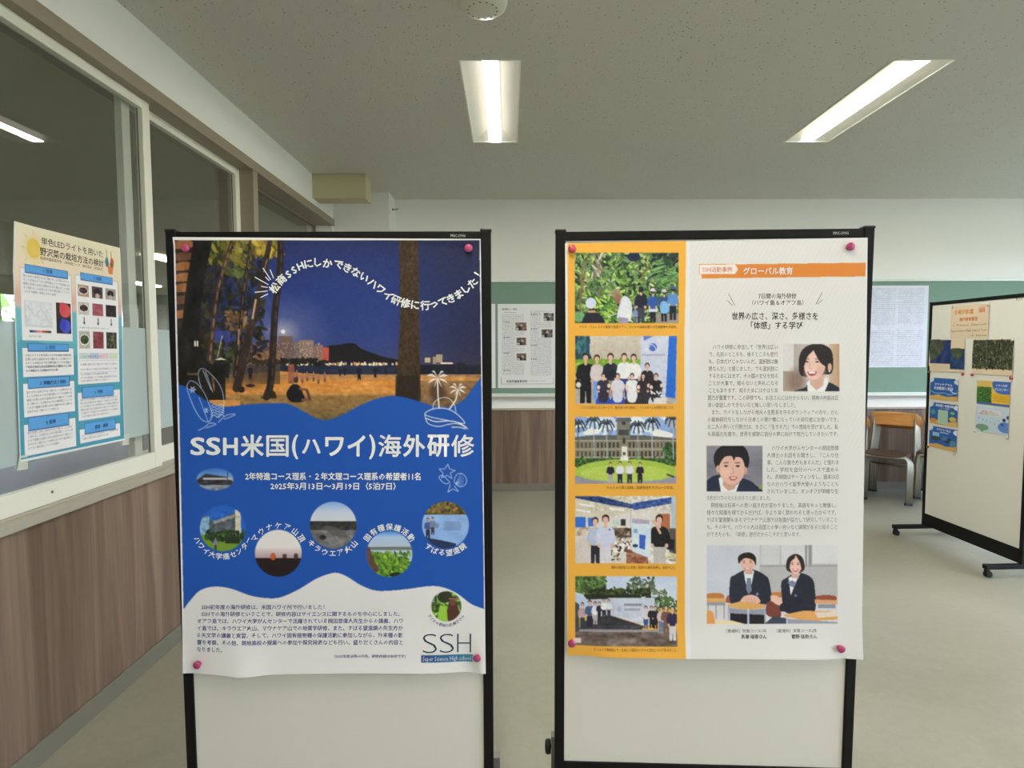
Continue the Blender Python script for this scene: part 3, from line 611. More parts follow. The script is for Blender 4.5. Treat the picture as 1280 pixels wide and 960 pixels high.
    bot = catmull([(212, 790), (229.8, 762), (239, 749.5), (251, 737.5), (268.4, 732.7), (289, 735), (313, 743.5), (333.8, 747), (351, 746), (373, 736.6), (395.6, 723), (412.8, 716.5), (422, 715.5), (434, 720), (451.6, 731), (468.8, 737.5), (486, 738), (510, 735.8), (537.5, 732.3), (554.7, 734), (572, 741.8), (589, 754.5), (606, 761), (614, 762)], 8)
    c.poly(top+[(614, 500), (614, 848), (212, 848)], BL); c.grad(214, 600, 612, 760, [(0, BL), (1, (32, 88, 172))], 0); c.poly(bot+[(614, 850), (212, 850)], (222, 219, 208))
    # little line drawings
    lw = .8; wc = (200, 210, 228)
    c.line(catmull([(236, 478), (239, 476), (247, 480), (256, 492), (262, 507), (265, 519), (261, 527), (252, 524), (243, 510), (236, 492), (234, 483)], 6, True), lw, wc)
    c.line(catmull([(248, 466), (251, 461), (257, 462), (268, 472), (277, 486), (280, 503), (278, 516), (273, 522)], 6), lw, wc); c.curve([(248, 466), (249, 476), (252, 484)], lw, wc)
    c.line([(254, 463), (264, 487)], lw, wc); c.line([(257, 464), (266, 490)], lw, wc); c.line([(249, 497), (260, 526)], lw*.8, wc)
    for k in range(5): c.curve([(264, 508+k*3.4), (268, 505+k*3.4), (272, 508+k*3.4), (276, 505+k*3.2), (280, 508+k*3)], .9, wc)
    for x, y, r_ in ((241, 487, 4), (258, 513, 3.4)):
        for a in range(6): c.ell(x+math.cos(a*1.05)*r_*.6, y+math.sin(a*1.05)*r_*.6, r_*.5, r_*.22, wc, .8, a*1.05)
    c.curve([(248, 538), (256, 534), (262, 529), (270, 530), (263, 533), (258, 535)], lw, wc); c.curve([(273, 528), (280, 521), (287, 518), (294, 518), (286, 522), (280, 524)], lw, wc)
    wp = (226, 226, 214)
    def palm(x, y, r_, bx, by):
        c.line(catmull([(x, y), (x+(bx-x)*.2, y+(by-y)*.5), (bx, by)], 5), 1.6, wp)
        for a in (-2.75, -2.1, -1.0, -.35, .45, 1.2, 1.9, 2.65):
            tx, ty = x+math.cos(a)*r_, y+math.sin(a)*r_*.75; mx_, my = x+math.cos(a)*r_*.5, y+math.sin(a)*r_*.5-r_*.13
            c.poly(catmull([(x, y), (mx_, my-1), (tx, ty+1)], 4)+catmull([(tx, ty+1), (mx_, my+r_*.14), (x, y)], 4), wp, .9)
    palm(547, 473, 15, 549, 510); palm(572, 487, 12, 562, 511)
    c.curve([(541, 511), (543, 503), (551, 497.5), (561, 498), (568, 506), (570, 515)], lw, wp); c.line(catmull([(531, 517), (539, 512), (550, 510), (562, 512), (573, 519), (581, 529), (568, 527), (552, 524), (538, 521)], 5, True), 1.0, wp)
    c.curve([(531, 519), (535, 529), (548, 533), (562, 530), (574, 530), (585, 536)], 1.0, wp); c.curve([(533, 523), (545, 527), (560, 526), (572, 528), (583, 534)], 1.3, wp); c.curve([(565, 534), (574, 534), (582, 536)], 1.2, wp)
    c.line([(x, y) for x, y in ((560, 580), (562, 586), (569, 588), (563, 591), (565, 598), (559, 594), (552, 597), (554, 591), (549, 586), (556, 586), (560, 580))], .8, wc)
    for a in range(7): c.line([(570, 604), (570+10*math.cos(-.9+a*.33), 602+10*math.sin(-.9+a*.33)-2)], .5, wc)
    c.line(catmull([(568, 602), (571, 593), (578, 592), (583, 598), (582, 605), (575, 608)], 5, True), .8, wc); c.line(catmull([(549, 597), (553, 594), (560, 600), (562, 603), (556, 604)], 5, True), .8, wc)
    c.line([(563, 605), (560, 615), (566, 611), (573, 614), (568, 607)], .8, wc)
    # round photographs
    circ = lambda x, y, r_: (lambda X, Y: np.clip((r_-np.hypot(X-x, Y-y))*1.4, 0, 1))
    c.setclip(lambda X, Y: np.clip((1-np.hypot((X-269)/24, (Y-599)/14.5))*12, 0, 1)); c.grad(245, 584, 293, 614, [(0, (44, 104, 186)), (.35, (110, 150, 200)), (.5, (150, 160, 170)), (1, (120, 126, 128))]); c.poly([(246, 600), (257, 592), (284, 596), (292, 602), (292, 606), (246, 606)], (52, 52, 56)); c.rect(254, 597, 290, 599.5, (190, 186, 180)); c.rect(284, 585, 284.8, 604, (60, 60, 70)); c.noise(246, 600, 292, 614, 5, 3, 16)
    c.setclip(circ(279, 660, 29)); c.rect(248, 629, 310, 662, (36, 96, 182)); c.poly([(250, 648), (256, 644), (264, 648), (268, 652), (295, 640), (295, 672), (250, 676)], (84, 92, 96)); c.poly([(250, 648), (262, 645), (262, 668), (250, 668)], (130, 170, 190)); c.poly([(294, 637), (301, 638), (302, 666), (295, 668)], (206, 200, 172)); c.poly([(268, 651), (295, 642), (295, 646), (268, 655)], (150, 146, 136)); c.noise(250, 640, 300, 670, 3, 3, 14)
    c.rect(248, 668, 310, 692, (112, 146, 42)); c.leaves(256, 664, 308, 676, [(40, 62, 32), (56, 84, 36), (30, 46, 28)], 120, 3, 1.6); c.rect(282, 671, 300, 679, (38, 48, 30)); c.fig(270, 687, 15, (30, 26, 26), (120, 120, 160), (60, 60, 80))
    c.setclip(circ(348.5, 691, 29.5)); c.rect(318, 660, 380, 690, (226, 220, 208)); c.grad(318, 684, 380, 697, [(0, (226, 214, 204)), (1, (178, 150, 146))]); c.rect(318, 697, 380, 722, (34, 22, 22)); c.ell(342, 695, 3.4, 4.5, (190, 90, 60)); c.rect(354, 692, 359, 697, (84, 60, 62)); c.ell(370.5, 694.5, 2.8, 3.4, (76, 54, 54))
    c.setclip(circ(417, 656, 29.5)); c.grad(386, 626, 448, 652, [(0, (126, 166, 214)), (.5, (196, 204, 214)), (1, (206, 208, 206))]); c.rect(386, 651, 448, 688, (112, 110, 106)); c.rect(386, 651, 448, 662, (52, 50, 48)); c.noise(386, 651, 448, 688, 6, 4, 14); c.ell(420, 664, 16, 5, (92, 88, 84), .8, .4); c.ell(404, 671, 4, 3, (28, 26, 26))
    c.setclip(circ(487, 692, 29)); c.grad(456, 662, 518, 684, [(0, (50, 120, 206)), (.4, (170, 194, 216)), (1, (180, 190, 196))]); c.rect(456, 683, 518, 722, (176, 196, 204)); c.rect(456, 683, 518, 687, (110, 116, 110)); c.blob([(462, 722), (464, 696), (470, 689), (484, 692), (500, 696), (514, 706), (516, 724)], (104, 150, 44)); c.leaves(464, 690, 514, 722, [(92, 140, 40), (134, 170, 52), (60, 100, 36)], 240, 3, 1.3); c.ell(496, 718, 9, 3, (30, 40, 30)); c.blob([(457, 686), (462, 684), (468, 700), (474, 712), (462, 716)], (90, 58, 56), .9)
    c.setclip(circ(557, 656, 29.5)); c.rect(526, 626, 588, 644, (92, 92, 44)); c.leaves(530, 626, 584, 642, [(60, 58, 30), (120, 112, 50), (140, 100, 60)], 150, 3, 1.5); c.rect(526, 643, 588, 688, (142, 176, 216)); c.noise(526, 643, 588, 680, 10, 6, 6); c.poly([(534, 672), (552, 675), (570, 679), (570, 690), (530, 690)], (34, 50, 84)); c.fig(535, 673, 26, (60, 50, 50), (70, 90, 140), (36, 40, 60)); c.fig(541, 668, 22, (50, 44, 50), (120, 130, 160), (60, 60, 80))
    for k in range(6): c.rect(555, 652+k*1.8, 581-c.rng.uniform(0, 6), 652.8+k*1.8, (92, 112, 150), .7)
    c.ell(546, 657, 3, 3, (110, 130, 160), .7)
    c.setclip(circ(558, 757.5, 19)); c.rect(538, 738, 578, 778, (70, 96, 40)); c.rect(538, 738, 554, 752, (120, 150, 196)); c.leaves(540, 740, 578, 778, [(110, 150, 50), (40, 56, 30), (140, 180, 70), (60, 80, 40)], 190, 3, 1.4); c.ell(556, 746, 9, 7, (50, 52, 36)); c.blob([(561, 778), (560, 758), (566, 748), (572, 756), (574, 778)], (84, 50, 40)); c.ell(566, 752, 4, 5, (110, 72, 58)); c.rect(561, 747, 571, 749, (150, 90, 84)); c.poly([(546, 776), (550, 756), (558, 758), (560, 776)], (150, 196, 60))
    c.setclip(None)
    # logo bar, paper border
    c.grad(527, 817, 591, 826, [(0, (40, 66, 122)), (1, (58, 136, 160))], horiz=True)
    c.rect(212, 290, 612, 300.3, (236, 232, 222)); c.poly([(212, 290), (218.6, 290), (232.5, 850), (212, 850)], (228, 224, 216)); c.poly([(599.3, 290), (612, 290), (612, 850), (606.4, 850)], (228, 224, 216))
    c.soften(1); return c
def letter_beach():
    k = Ink(); w = (228, 228, 218)
    for ch, a, b, y0, y1 in (('S', 238.4, 256.5, 546.5, 569), ('S', 258, 276, 546.5, 569), ('H', 279, 297.5, 547, 568.8), ('米', 301, 330, 543, 571.5), ('国', 333, 361, 544, 571), ('(', 365, 373, 543, 574), ('ハ', 377.5, 401, 549, 567), ('ワ', 406.5, 430, 546, 570), ('イ', 434.5, 457, 544, 570.5), (')', 461.5, 469.5, 543, 574), ('海', 473, 502, 543, 571), ('外', 504, 531.5, 543, 571), ('研', 534, 562, 543, 571), ('修', 564, 593, 543, 571)):
        k.fit(ch, a, y0, b, y1, w, .035 if ch not in '国海修' else .022, 3)
    k.text('2年特進コース理系・２年文理コース理系の希望者11名', 307, 599, 10, w, 526, .03); k.text('2025年3月13日～3月19日（5泊7日）', 338.5, 611, 9.6, w, 495, .03)
    path = [(343.5, 360), (352, 349.6), (361, 343), (368, 337.8), (376, 332.8), (386, 330), (397.7, 328), (410, 329.5), (423.5, 331), (434.5, 335), (445, 340.5), (455.5, 347), (466, 354.5), (475.6, 362), (485, 369.4), (495, 375.3), (507, 379), (519, 381.2), (531.5, 381.8), (543, 381), (553.5, 377.5), (563.5, 373.2), (573.5, 367.8), (582.5, 360.8), (590.5, 353.5), (597, 343)]
    for i, ch in enumerate('松商SSHにしかできないハワイ研修に行ってきました！'):
        a, b = path[max(i-1, 0)], path[min(i+1, len(path)-1)]; k.at(ch, *path[i], 12.5, math.atan2(b[1]-a[1], b[0]-a[0]), w, .04)
    for x0, y0, x1, y1 in ((319, 346.5, 336, 356), (329, 335, 339, 350), (338, 337, 342.5, 348), (332, 346, 337, 351), (327, 358, 335, 359.5), (319, 365.5, 335, 363.8), (326, 372, 335.5, 367.5)):
        d = np.array([x1-x0, y1-y0], float); d /= np.hypot(*d); n = np.array([-d[1], d[0]])*.55; k.raw(np.array([[x0, y0]-n, [x0, y0]+n, [x1, y1]+n, [x1, y1]-n]), np.array([[0, 1, 2], [0, 2, 3]]), w)
    k.arc('ハワイ大学癌センター', 279, 660, 35, 155, 25, 8.6, w, False); k.arc('マウナケア山頂', 348.5, 691, 34.5, 213, 327, 9, w); k.arc('キラウエア火山', 417, 656, 35, 140, 42, 9, w, False)
    k.arc('固有種保護活動', 487, 692, 34, 217, 323, 9, w); k.arc('すばる望遠鏡', 557, 656, 34.5, 128, 52, 9, w, False); k.arc('ガイドの長谷川久美子さん', 558, 757.5, 23.5, 150, 32, 4.6, (60, 70, 120), False, .01)
    t = (92, 98, 140)
    for i, (s_, x0, x1) in enumerate((('SSH初年度の海外研修は、米国ハワイ州で行いました！', 253, 406), ('SSHでの海外研修ということで、研修内容はサイエンスに関するものを中心にしました。', 253, 500), ('オアフ島では、ハワイ大学がんセンターで活躍されている岡田悠偉人先生からの講義。ハワ', 247.5, 504), ('イ島では、キラウエア火山、マウナケア山での地質学研修。また、すばる望遠鏡の先生方か', 247.5, 504), ('ら天文学の講義と実習。そして、ハワイ固有植物種の保護活動に参加しながら、外来種の影', 247.5, 504), ('響を考察。その他、現地高校の授業への参加や探究発表なども行い、盛りだくさんの内容と', 247.5, 504), ('なりました。', 247.5, 280))):
        k.text(s_, x0, 760.5+i*8.7, 6.4, t, x1, .012)
    k.text('（2025年度以降の行先、研修内容は未定です）', 419, 820, 4.4, t, 508, .008)
    for ch, a, b in (('S', 529, 546.5), ('S', 550, 567.5), ('H', 571.5, 589)): k.fit(ch, a, 791.5, b, 814.5, (44, 60, 78), -.022, 4)
    k.text('Super Science High school', 529, 824, 7.5, (206, 214, 220), 589, 0); return k
def bump(x, c, w): return np.exp(-((x-c)/w)**2)
def f_beach(X, Y, extra=0.0):
    n3, k0 = FB1.plane(.0022); P = on_plane(X, Y, n3, k0); s = (X-217)/385; t = (Y-297)/544
    d = .003*np.clip(t, 0, 1)+.010*np.clip((t-.86)/.14, 0, 1)**1.5*(1.3-bump(s, .05, .07)*1.2-bump(s, .95, .07)*1.2+.9*bump(s, .23, .06))+.006*np.clip((t-.9)/.1, 0, 1)*(bump(s, 0, .03)+bump(s, 1, .03))
    d = d+.002*np.sin(t*9+s*3)*bump(s, .5, .4)+.004*bump(t, 0, .015)*np.abs(s-.5)*2
    P[..., 1] -= np.maximum(d, 0)+extra; P[..., 2] += -.004*bump(s, .24, .05)*np.clip((t-.95)/.05, 0, 1)+.003*np.clip((t-.95)/.05, 0, 1)*bump(s, .6, .25)
    return P
CW = conv_for((218, 215, 203))
r = root('poster', on_plane(412, 841, *FB1.plane()).tolist(), 'large blue poster with a night beach scene and white lettering, on the left display board', 'poster', 'large posters on the display boards')
sheet_px(r, 'sheet', [(216.8, 296.6), (600.8, 299), (607.3, 839), (230, 840.5)], 470, 650, paint_beach(), letter_beach(), f_beach, CW, M['print'])

# ---------- poster on the middle board: orange photo column and article
SKN = (214, 172, 146)
def paint_global():
    c = Cv(700, 290, 1090, 830, 2.0, (216, 211, 196), 11)
    for k in range(-110, 260, 3): c.line([(860+k*2, 560), (1000+k*2, 300)], .7, (203, 198, 182), .45)
    c.blob([(858, 420), (960, 425), (1052, 430), (1056, 560), (1056, 690), (960, 676), (858, 668)], (216, 211, 196), .9)
    c.rect(709.6, 300, 857.5, 822, (231, 168, 62)); c.poly([(855.5, 420), (858, 300), (862, 300), (862, 822), (855.6, 822)], (222, 217, 204))
    # 1 jungle walk
    def clip(x0, y0, x1, y1): c.setclip(lambda X, Y: ((X >= x0) & (X < x1) & (Y >= y0) & (Y < y1)))
    clip(718.5, 316, 848, 404); c.rect(718, 316, 849, 405, (84, 112, 58)); c.leaves(718, 316, 848, 404, [(112, 146, 70), (58, 84, 42), (150, 176, 84), (34, 50, 34), (92, 122, 90), (170, 180, 120)], 900, 5, 1.4)
    c.leaves(815, 316, 848, 350, [(40, 60, 50), (26, 38, 44)], 70, 6, 2); c.ell(792, 321, 8, 6, (30, 40, 66)); c.leaves(820, 325, 848, 360, [(110, 150, 80), (70, 100, 60)], 60, 7, 1.2, -.3); c.leaves(743, 318, 753, 345, [(180, 170, 150), (140, 124, 96)], 18, 6, 1.2, 1.4)
    for x0, y0, x1, y1 in ((728, 330, 724, 404), (735, 318, 726, 375), (750, 360, 746, 400), (812, 330, 800, 350)): c.line([(x0, y0), (x1, y1)], 1.6, (130, 96, 56))
    c.leaves(740, 375, 775, 404, [(120, 170, 60), (160, 190, 80), (70, 120, 50)], 60, 6, 1.4, .3); c.rect(820, 392, 848, 404, (150, 140, 124)); c.ell(724, 396, 7, 6, (110, 160, 110))
    c.blob([(729, 406), (731, 394), (740, 390), (751, 394), (755, 406)], (34, 34, 46)); c.ell(739, 386, 3.6, 4.5, (60, 40, 36)); c.ell(738.5, 379, 6.5, 7, (206, 208, 216)); c.rect(735, 388, 744, 391, (190, 150, 120))
    c.blob([(771, 396), (776, 376), (781, 370), (788, 376), (790, 390), (786, 402), (773, 398)], (216, 214, 222)); c.ell(770, 367, 6, 6, (150, 134, 92)); c.ell(772, 373, 4, 6, (150, 100, 80)); c.rect(763, 366, 772, 368, (140, 124, 84)); c.line([(760, 396), (772, 392)], 1, (210, 200, 180)); c.poly([(773, 396), (786, 398), (785, 405), (774, 405)], (150, 140, 160))
    c.fig(801, 404, 45, (34, 36, 44), (36, 38, 52), (60, 60, 74), SKN, 1.05, back=True); c.fig(816, 403, 42, (60, 50, 46), (52, 92, 156), (34, 34, 48), SKN, .9, hat=(216, 206, 196), back=True); c.rect(811, 386, 822, 390, (200, 206, 206)); c.fig(830, 402, 40, (50, 44, 50), (60, 80, 120), (30, 30, 40), SKN, .95, hat=(206, 190, 190), back=True); c.blob([(826, 378), (834, 378), (836, 390), (826, 391)], (130, 176, 214)); c.fig(841, 400, 42, (40, 40, 56), (92, 140, 190), (36, 36, 50), SKN, .95, hat=(70, 96, 130), back=True); c.fig(794, 405, 22, (120, 130, 160), (120, 140, 170), (80, 90, 130), SKN, .8)
    # 2 group before a banner
    clip(718.8, 420, 846, 504.8); c.grad(718, 420, 847, 460, [(0, (196, 184, 160)), (1, (186, 172, 146))]); c.rect(718, 455, 847, 505, (178, 166, 150)); c.rect(718, 420, 737, 460, (40, 70, 92)); c.leaves(718, 420, 737, 458, [(60, 110, 110), (28, 50, 70), (50, 96, 80)], 40, 6, 1.5, 1.5); c.rect(718, 449, 800, 468, (122, 156, 52)); c.leaves(718, 448, 800, 470, [(104, 146, 40), (150, 180, 70)], 90, 2.5, 1.4)
    c.poly([(801, 420), (838, 420), (834, 500), (801, 498)], (198, 200, 206)); c.poly([(836, 420), (846, 420), (844, 498), (832, 496)], (42, 104, 190)); c.poly([(804, 420), (817, 420), (805, 426)], (96, 120, 196)); c.ell(816, 434, 5.2, 5, (76, 104, 178)); c.curve([(811, 434), (814, 430.5), (818, 433), (820, 437)], .9, (214, 220, 230)); c.rect(802, 442.5, 831.5, 444.8, (150, 150, 160), .6)
    people = ((732, 504, 62, (26, 24, 26), (24, 24, 28), (24, 24, 28), 1.15), (746, 500, 56, (50, 36, 30), (210, 196, 186), (110, 150, 206), .85), (763, 500, 58, (34, 28, 26), (30, 32, 42), (150, 130, 112), 1.0), (780, 496, 54, (40, 32, 28), (224, 222, 220), (40, 60, 110), 1.0), (792, 496, 53, (30, 26, 26), (230, 226, 220), (44, 50, 70), 1.05), (809, 498, 44, (36, 28, 28), (44, 36, 40), (40, 36, 44), 1.1))
    for x, y, h, hr, tp, lo, w_ in people: c.fig(x, y, h, hr, tp, lo, SKN, w_)
    for x, hr, tp, lo in ((754, (30, 24, 26), (50, 44, 60), (36, 76, 170)), (772, (34, 28, 30), (206, 204, 206), (40, 80, 180)), (790, (30, 24, 24), (224, 220, 216), (60, 54, 60)), (804, (30, 26, 26), (46, 38, 42), (50, 44, 50)), (820, (26, 24, 26), (34, 32, 36), (200, 194, 186))):
        c.fig(x, 506, 40, hr, tp, lo, SKN, 1.25, True); c.ell(x-6, 484, 2.2, 2.4, (226, 196, 176)); c.ell(x+7, 482, 2.2, 2.4, (226, 196, 176))
    c.ell(722, 480, 5, 6, (34, 32, 34)); c.ell(723, 481, 3, 3.4, (220, 214, 206)); c.rect(817, 497, 833, 505, (214, 208, 196)); c.leaves(814, 488, 828, 498, [(220, 218, 214), (30, 28, 30)], 24, 1.5, 1)
    # 3 old palace with palms
    clip(718.5, 521, 845, 604.5); c.grad(718, 521, 846, 560, [(0, (120, 150, 196)), (.5, (206, 214, 222)), (1, (214, 218, 220))]); c.leaves(718, 521, 846, 545, [(220, 224, 230), (150, 176, 212), (196, 206, 220)], 60, 14, 5, .1)
    c.rect(718, 548, 846, 574, (132, 124, 100)); c.poly([(718, 546), (740, 544), (805, 544), (846, 548), (846, 551), (718, 551)], (92, 94, 88)); c.rect(771, 522, 788, 549, (124, 120, 104)); c.poly([(769, 527), (790, 527), (788, 522), (771, 522)], (96, 96, 92)); c.ell(779.5, 529, 2.4, 2.6, (60, 62, 62)); c.rect(773, 537, 786, 544, (70, 70, 66))
    for yy in (553, 564):
        for x in range(721, 846, 5):
            if 774 < x < 785: continue
            c.rect(x, yy, x+2.4, yy+6.5, (58, 52, 44) if 745 < x < 812 else (84, 74, 58))
    for yy in (550, 561, 571): c.rect(718, yy, 846, yy+1, (176, 166, 138))
    c.rect(718, 573, 846, 582, (52, 82, 40)); c.leaves(718, 572, 846, 584, [(60, 96, 44), (40, 64, 34), (84, 124, 50)], 140, 3, 1.4); c.ell(782, 590, 64, 16, (164, 186, 70)); c.ell(782, 592, 56, 11, (178, 196, 84)); c.leaves(830, 555, 846, 575, [(50, 90, 44), (34, 60, 34)], 40, 3, 1.5)
    c.poly([(718, 594), (740, 600), (782, 603), (826, 600), (846, 594), (846, 606), (718, 606)], (150, 146, 150)); c.rect(777, 558, 784, 575, (220, 216, 200)); c.rect(775.5, 571, 785.5, 576, (226, 222, 208)); c.ell(780, 551, 1.8, 4.5, (70, 60, 34)); c.rect(778.5, 565, 782, 569, (90, 84, 60))
    for x, y, y1 in ((758, 530, 574), (797, 532, 573), (815, 528, 573), (742, 526, 572), (841, 524, 574), (722, 530, 560)):
        c.line([(x, y), (x+.6, y1)], 1.1, (176, 176, 176) if x != 722 else (80, 86, 90))
        for a in range(9): c.curve([(x, y), (x+math.cos(a*.7)*6, y-2+math.sin(a*.7)*4), (x+math.cos(a*.7)*10, y+4+math.sin(a*.7)*6)], 1.5, (44, 56, 62))
    for x, h, tp, lo in ((763, 26, (30, 32, 44), (170, 160, 150)), (775, 27, (216, 214, 216), (34, 36, 50)), (787, 27, (214, 208, 206), (50, 56, 50)), (800, 26, (40, 36, 40), (40, 36, 40))): c.fig(x, 604, h, (36, 28, 28), tp, lo, SKN, 1.1)
    c.line([(834, 593), (842, 596)], 2, (54, 60, 50))
    # 4 classroom
    clip(718.8, 620, 844.5, 704); c.rect(718, 620, 845, 705, (212, 202, 184)); c.poly([(718, 620), (790, 620), (790, 640), (718, 655)], (206, 194, 166)); c.poly([(718, 620), (748, 620), (790, 630), (792, 636), (760, 631), (718, 622)], (46, 66, 110)); c.poly([(790, 629), (840, 621), (840, 629), (792, 638)], (56, 84, 140)); c.noise(736, 620, 840, 638, 3, 3, 18)
    for x, y in ((724, 629), (720, 636), (762, 634)): c.poly([(x, y), (x+18, y+3), (x+18, y+5), (x, y+2)], (250, 246, 236))
    c.rect(718, 646, 732, 660, (50, 106, 190)); c.rect(735, 647, 742, 658, (56, 110, 190)); c.rect(718, 659, 738, 670, (196, 176, 150)); c.noise(718, 659, 740, 670, 4, 3, 24); c.rect(776, 649, 782, 657, (40, 42, 46)); c.rect(766, 650, 776, 656, (186, 196, 180)); c.rect(788, 637, 789, 690, (176, 170, 160))
    c.rect(760, 660, 790, 672, (104, 84, 66)); c.noise(758, 658, 790, 690, 4, 3, 30); c.leaves(758, 666, 792, 700, [(120, 84, 56), (70, 52, 44), (190, 170, 150)], 60, 3, 1); c.rect(718, 672, 758, 705, (206, 192, 176)); c.rect(839, 620, 845, 660, (176, 188, 190)); c.rect(822, 642, 837, 662, (176, 104, 66))
    c.rect(836, 660, 845, 700, (90, 80, 76)); c.poly([(834, 673), (843, 674), (842, 688), (833, 686)], (26, 28, 32)); c.poly([(830, 688), (845, 692), (845, 700), (832, 698)], (206, 196, 160)); c.poly([(783, 686), (810, 694), (810, 705), (783, 705)], (140, 84, 60)); c.noise(783, 686, 845, 705, 4, 3, 20)
    c.fig(744, 707, 60, (44, 34, 30), (176, 184, 192), (40, 38, 44), SKN, .95); c.fig(757, 712, 68, (46, 34, 30), (200, 200, 214), (212, 206, 200), SKN, 1.05); c.rect(761, 661, 763, 663, (40, 40, 60))
    c.fig(824, 712, 68, (30, 26, 26), (26, 24, 26), (190, 180, 166), SKN, 1.15); c.poly([(789, 648), (814, 652), (813, 698), (790, 689)], (204, 214, 224)); c.poly([(790, 648), (812, 650), (812, 655), (790, 654)], (170, 160, 172)); c.poly([(799, 668), (807, 669), (806, 687), (799, 685)], (58, 90, 172)); c.ell(794, 682, 3.4, 2.2, (50, 60, 70)); c.rect(792, 661, 797, 666, (130, 160, 190)); c.line([(818, 652), (825, 666)], 3, SKN); c.ell(817, 652, 3, 3, SKN)
    # 5 outdoor sign
    clip(719, 720, 845.5, 806); c.grad(718, 720, 846, 760, [(0, (190, 200, 214)), (1, (208, 212, 216))]); c.leaves(719, 720, 756, 742, [(78, 104, 50), (110, 134, 66), (50, 70, 40)], 260, 3.4, 1.6); c.leaves(785, 722, 818, 738, [(110, 122, 90), (80, 90, 64)], 80, 3, 1.2); c.leaves(812, 738, 834, 750, [(110, 120, 90)], 40, 3, 1.1); c.line([(811, 730), (811, 748)], 1, (90, 80, 60)); c.leaves(732, 736, 812, 748, [(56, 66, 34), (34, 42, 26), (80, 90, 44)], 240, 3.4, 1.5); c.rect(732, 743, 800, 749, (40, 44, 32)); c.leaves(816, 746, 846, 762, [(90, 120, 60), (60, 84, 44)], 80, 3, 1.3)
    c.poly([(719, 740), (728, 742), (736, 752), (736, 770), (719, 760)], (190, 200, 208)); c.poly([(760, 747), (818, 747), (818, 780), (804, 781), (768, 770), (760, 768)], (196, 198, 200)); c.poly([(738, 749), (768, 748), (768, 772), (738, 772)], (190, 190, 190)); c.rect(780, 754, 802, 757, (110, 112, 120), .7); c.rect(780, 760, 800, 763, (140, 142, 148), .6); c.ell(774, 761, 3, 3.5, (176, 180, 186)); c.poly([(730, 776), (760, 768), (805, 782), (800, 788), (722, 788)], (60, 58, 60)); c.noise(730, 768, 805, 788, 10, 3, 8)
    c.rect(719, 786, 846, 790, (150, 144, 140)); c.rect(719, 789, 846, 808, (112, 96, 84)); c.noise(719, 789, 846, 808, 12, 5, 15); c.poly([(719, 752), (724, 755), (724, 788), (719, 790)], (70, 70, 74))
    for x, y, h, tp, lo in ((728, 785, 32, (176, 150, 140), (44, 60, 66)), (737, 784, 34, (70, 90, 120), (36, 40, 56)), (744, 780, 28, (216, 214, 212), (170, 160, 150)), (749, 774, 22, (40, 40, 50), (30, 30, 40)), (755, 772, 24, (220, 220, 222), (44, 44, 54)), (761, 771, 22, (216, 214, 214), (50, 50, 60)), (807, 785, 28, (214, 200, 190), (60, 84, 130)), (814, 784, 27, (34, 30, 34), (34, 32, 40)), (819, 785, 28, (30, 30, 36), (30, 30, 36)), (826, 788, 30, (206, 186, 180), (90, 120, 160)), (832, 792, 36, (120, 84, 70), (120, 90, 70)), (840, 799, 42, (54, 44, 70), (206, 200, 190))): c.fig(x, y, h, (60, 44, 36), tp, lo, SKN, 1.0)
    c.setclip(None); c.rect(717, 797, 726, 803, (222, 208, 186))
    # header bar
    c.poly([(877, 331), (1082, 328.3), (1081.5, 345.6), (877, 348)], (214, 128, 50)); c.poly([(874, 330.2), (919.5, 330), (923.3, 336.5), (919.5, 343), (874, 343.2)], (220, 130, 60)); c.poly([(874.7, 330.9), (919.1, 330.7), (922.5, 336.5), (919.1, 342.3), (874.7, 342.5)], (228, 220, 206))
    c.line([(858, 300.7), (1083, 297.5)], .01, (0, 0, 0), 0)
    # portraits
    def suit(cx, y, w_, h, col): c.blob([(cx-w_, y+h), (cx-w_*.92, y+h*.35), (cx-w_*.45, y+h*.08), (cx, y), (cx+w_*.45, y+h*.08), (cx+w_*.92, y+h*.35), (cx+w_, y+h)], col)
    def eyes(cx, cy, dx, w_, col=(46, 34, 32)):
        for s in (-1, 1): c.ell(cx+s*dx, cy, w_, w_*.42, col); c.line([(cx+s*dx-w_*1.1, cy-w_*1.5), (cx+s*dx+w_*1.1, cy-w_*1.6)], w_*.35, (70, 52, 46))
    clip(978.5, 430, 1048.5, 488.8); c.grad(978, 430, 1049, 490, [(0, (156, 140, 124)), (.25, (176, 164, 150)), (.5, (196, 184, 168)), (.8, (206, 198, 180)), (1, (176, 136, 92))], horiz=True); c.rect(978, 465, 992, 490, (162, 142, 122)); c.rect(978, 430, 992, 464, (210, 205, 192)); c.ell(996, 476, 10, 14, (120, 92, 74), .7, soft=.5); c.rect(1036, 430, 1044, 480, (190, 150, 110), .5)
    c.blob([(1002, 470), (998, 452), (1002, 438), (1012, 431), (1026, 430), (1038, 437), (1041, 452), (1039, 466), (1030, 468)], (40, 32, 30)); c.blob([(992, 490), (1006, 484), (1012, 476), (1030, 476), (1046, 483), (1050, 490)], (36, 38, 46)); c.poly([(1008, 478), (1013, 474), (1033, 472), (1035, 478), (1030, 490), (1009, 490)], (226, 224, 222)); c.poly([(1012, 470), (1030, 468), (1028, 482), (1020, 488), (1012, 480)], (206, 162, 138))
    c.ell(1018, 456, 13.2, 18.5, (226, 186, 162), 1, .12); c.ell(1012, 466, 6, 7, (232, 196, 172), .7, soft=.6); c.ell(1026, 464, 5, 8, (206, 160, 136), .6, soft=.6)
